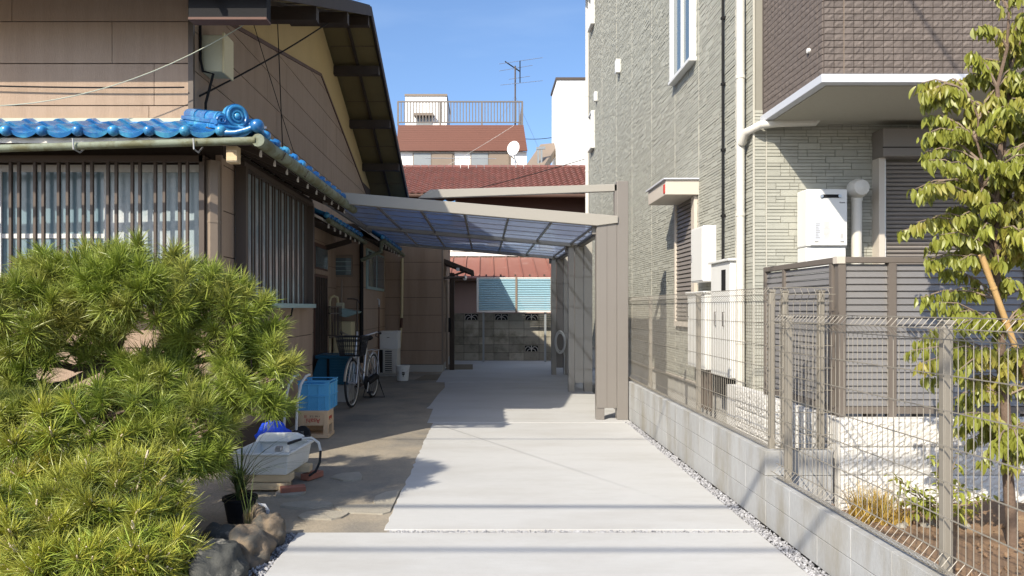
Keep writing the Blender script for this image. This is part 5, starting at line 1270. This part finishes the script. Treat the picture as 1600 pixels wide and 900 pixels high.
MB().box(fx_(816) - .03, fx_(816) + .03, D, D + 5, fz(196), fz(164)).build('side_screen', 'brown_sash', AP)
DS = thing('satellite_dish', 'white satellite dish on a thin stand before the apartment windows', 'dish', at(802, 262, 39))
c = at(803, 233, 38.8); mb = MB(); mb.lathe((0,0,0), [(.0, .0), (.25, .03), (.42, .09), (.43, .10), (.25, .05), (.0, .03)], 22, 'y'); rm = Matrix.Rotation(R(-22), 4, 'Z') @ Matrix.Rotation(R(-15), 4, 'X')
mb.v = [tuple(c + rm @ V((v[0]*.82, -v[1]*1.2, v[2]*1.0))) for v in mb.v]; mb.build('reflector', 'wall_white', DS, smooth=True)
MB().tube([at(803, 236, 39), at(805, 252, 39), at(805, 262, 39), at(806, 290, 39)], .04, 6).build('mast', 'steel', DS); MB().tube([at(805, 250, 39), at(799, 264, 39)], .025, 6).tube([at(805, 250, 39), at(813, 264, 39)], .025, 6).tube([at(797, 243, 38.6), at(803, 248, 38.9)], .03, 6).build('strut', 'steel', DS)
AT = thing('tv_antenna', 'tall television antenna mast on the roof deck of the apartment block', 'antenna', at(805, 196, 41))
MB().tube([at(805, 200, 41), at(805, 103, 41)], .045, 8).build('mast', 'brown_metal', AT)
MB().tube([at(789, 96, 41), at(813, 112, 41)], .035, 6).build('boom', 'black', AT); MB().tube([at(812.5, 95, 41), at(812.5, 129, 41)], .035, 6).build('boom', 'black', AT)
for (xa, ya, xb, yb) in ((780, 100, 848, 90), (780, 111, 832, 102), (795, 124, 828, 119), (782, 133, 848, 126)): MB().tube([at(xa, ya, 40.7), at(xb, yb, 41.3)], .014, 5).build('element', 'steel', AT)
for q in ((772, 200), (850, 250)): MB().tube([at(805, 150, 41), at(q[0], q[1], 42)], .008, 4).build('guy_wire', 'steel', AT)
WB = thing('white_building', 'plain bright white building with dark coping beside the stone-sided house', 'building', at(890, 600, 36))
x0_ = at(870, 0, 35).x; zt_ = at(0, 125, 35).z
MB().box(x0_, 10, 35, 37.6, 0, zt_).build('wall', 'wall_white', WB); MB().box(x0_ - .06, 10, 34.95, 37.65, zt_, zt_ + .12).build('coping', 'brown_metal', WB)
ST = thing('stair_gable', 'brown sloping roof edge and steel posts beside the white building', 'roof', at(850, 300, 34))
a_, b_ = at(834, 268, 34.2), at(860, 229, 36.5); MB().bar(a_, b_, 1.0, .35).build('slope', 'brown_sash', ST)
for x in (841, 846): MB().bar(at(x, 290, 34.5), at(x, 231, 34.5), .09).build('post', 'grey_sash', ST)
MB().bar(at(838, 232, 34.5), at(852, 231, 34.5), .12).build('beam', 'grey_sash', ST); MB().bar(at(846, 420, 34), at(846, 260, 34), .3).build('column', 'brown_sash', ST)
cable(at(700, 305, 23), at(925, 245, 21), .05, .012, 'dark cable crossing above the red tiled roof to the stone-sided house')
cable(at(640, 290, 38), at(803, 196, 38), .1, .007, 'pale wire slanting over the brown cladding', 'hose')
cable(at(820, 217, 45), at(862, 215, 45), .05, .02, 'thin wire in the sky between apartment block and white building')
# overhead street cables whose shadows fall on the driveway and balcony
for i, (y, z, r_) in enumerate(((-.47, 6.0, .030), (-1.48, 6.0, .024), (2.45, 6.0, .012))):
    cable((-14, y, z), (14, y, z), .12, r_, ('thick overhead street cable above the driveway entrance', 'second overhead street cable behind the thick one', 'thin overhead wire crossing high above the driveway')[i])
cable((-.27, -6.0, 9.50), (2.85, 9.4, 5.98), .0, .016, 'service drop cable running high up towards the stone-sided house')

# look-alikes share a group
GR = {'rock': 'rocks edging the garden', 'brick': 'loose bricks around the sink', 'plank': 'planks under the sink', 'cable': 'overhead and wall cables', 'utility_cabinet': 'white cabinets on the stone wall',
      'yard_pole': 'poles leaning in the passage', 'mesh_fence': 'wire mesh fences on the block wall'}
for o in scn.objects:
    k = o.name.split('.')[0]
    if o.parent is None and k in GR: o['group'] = GR[k]
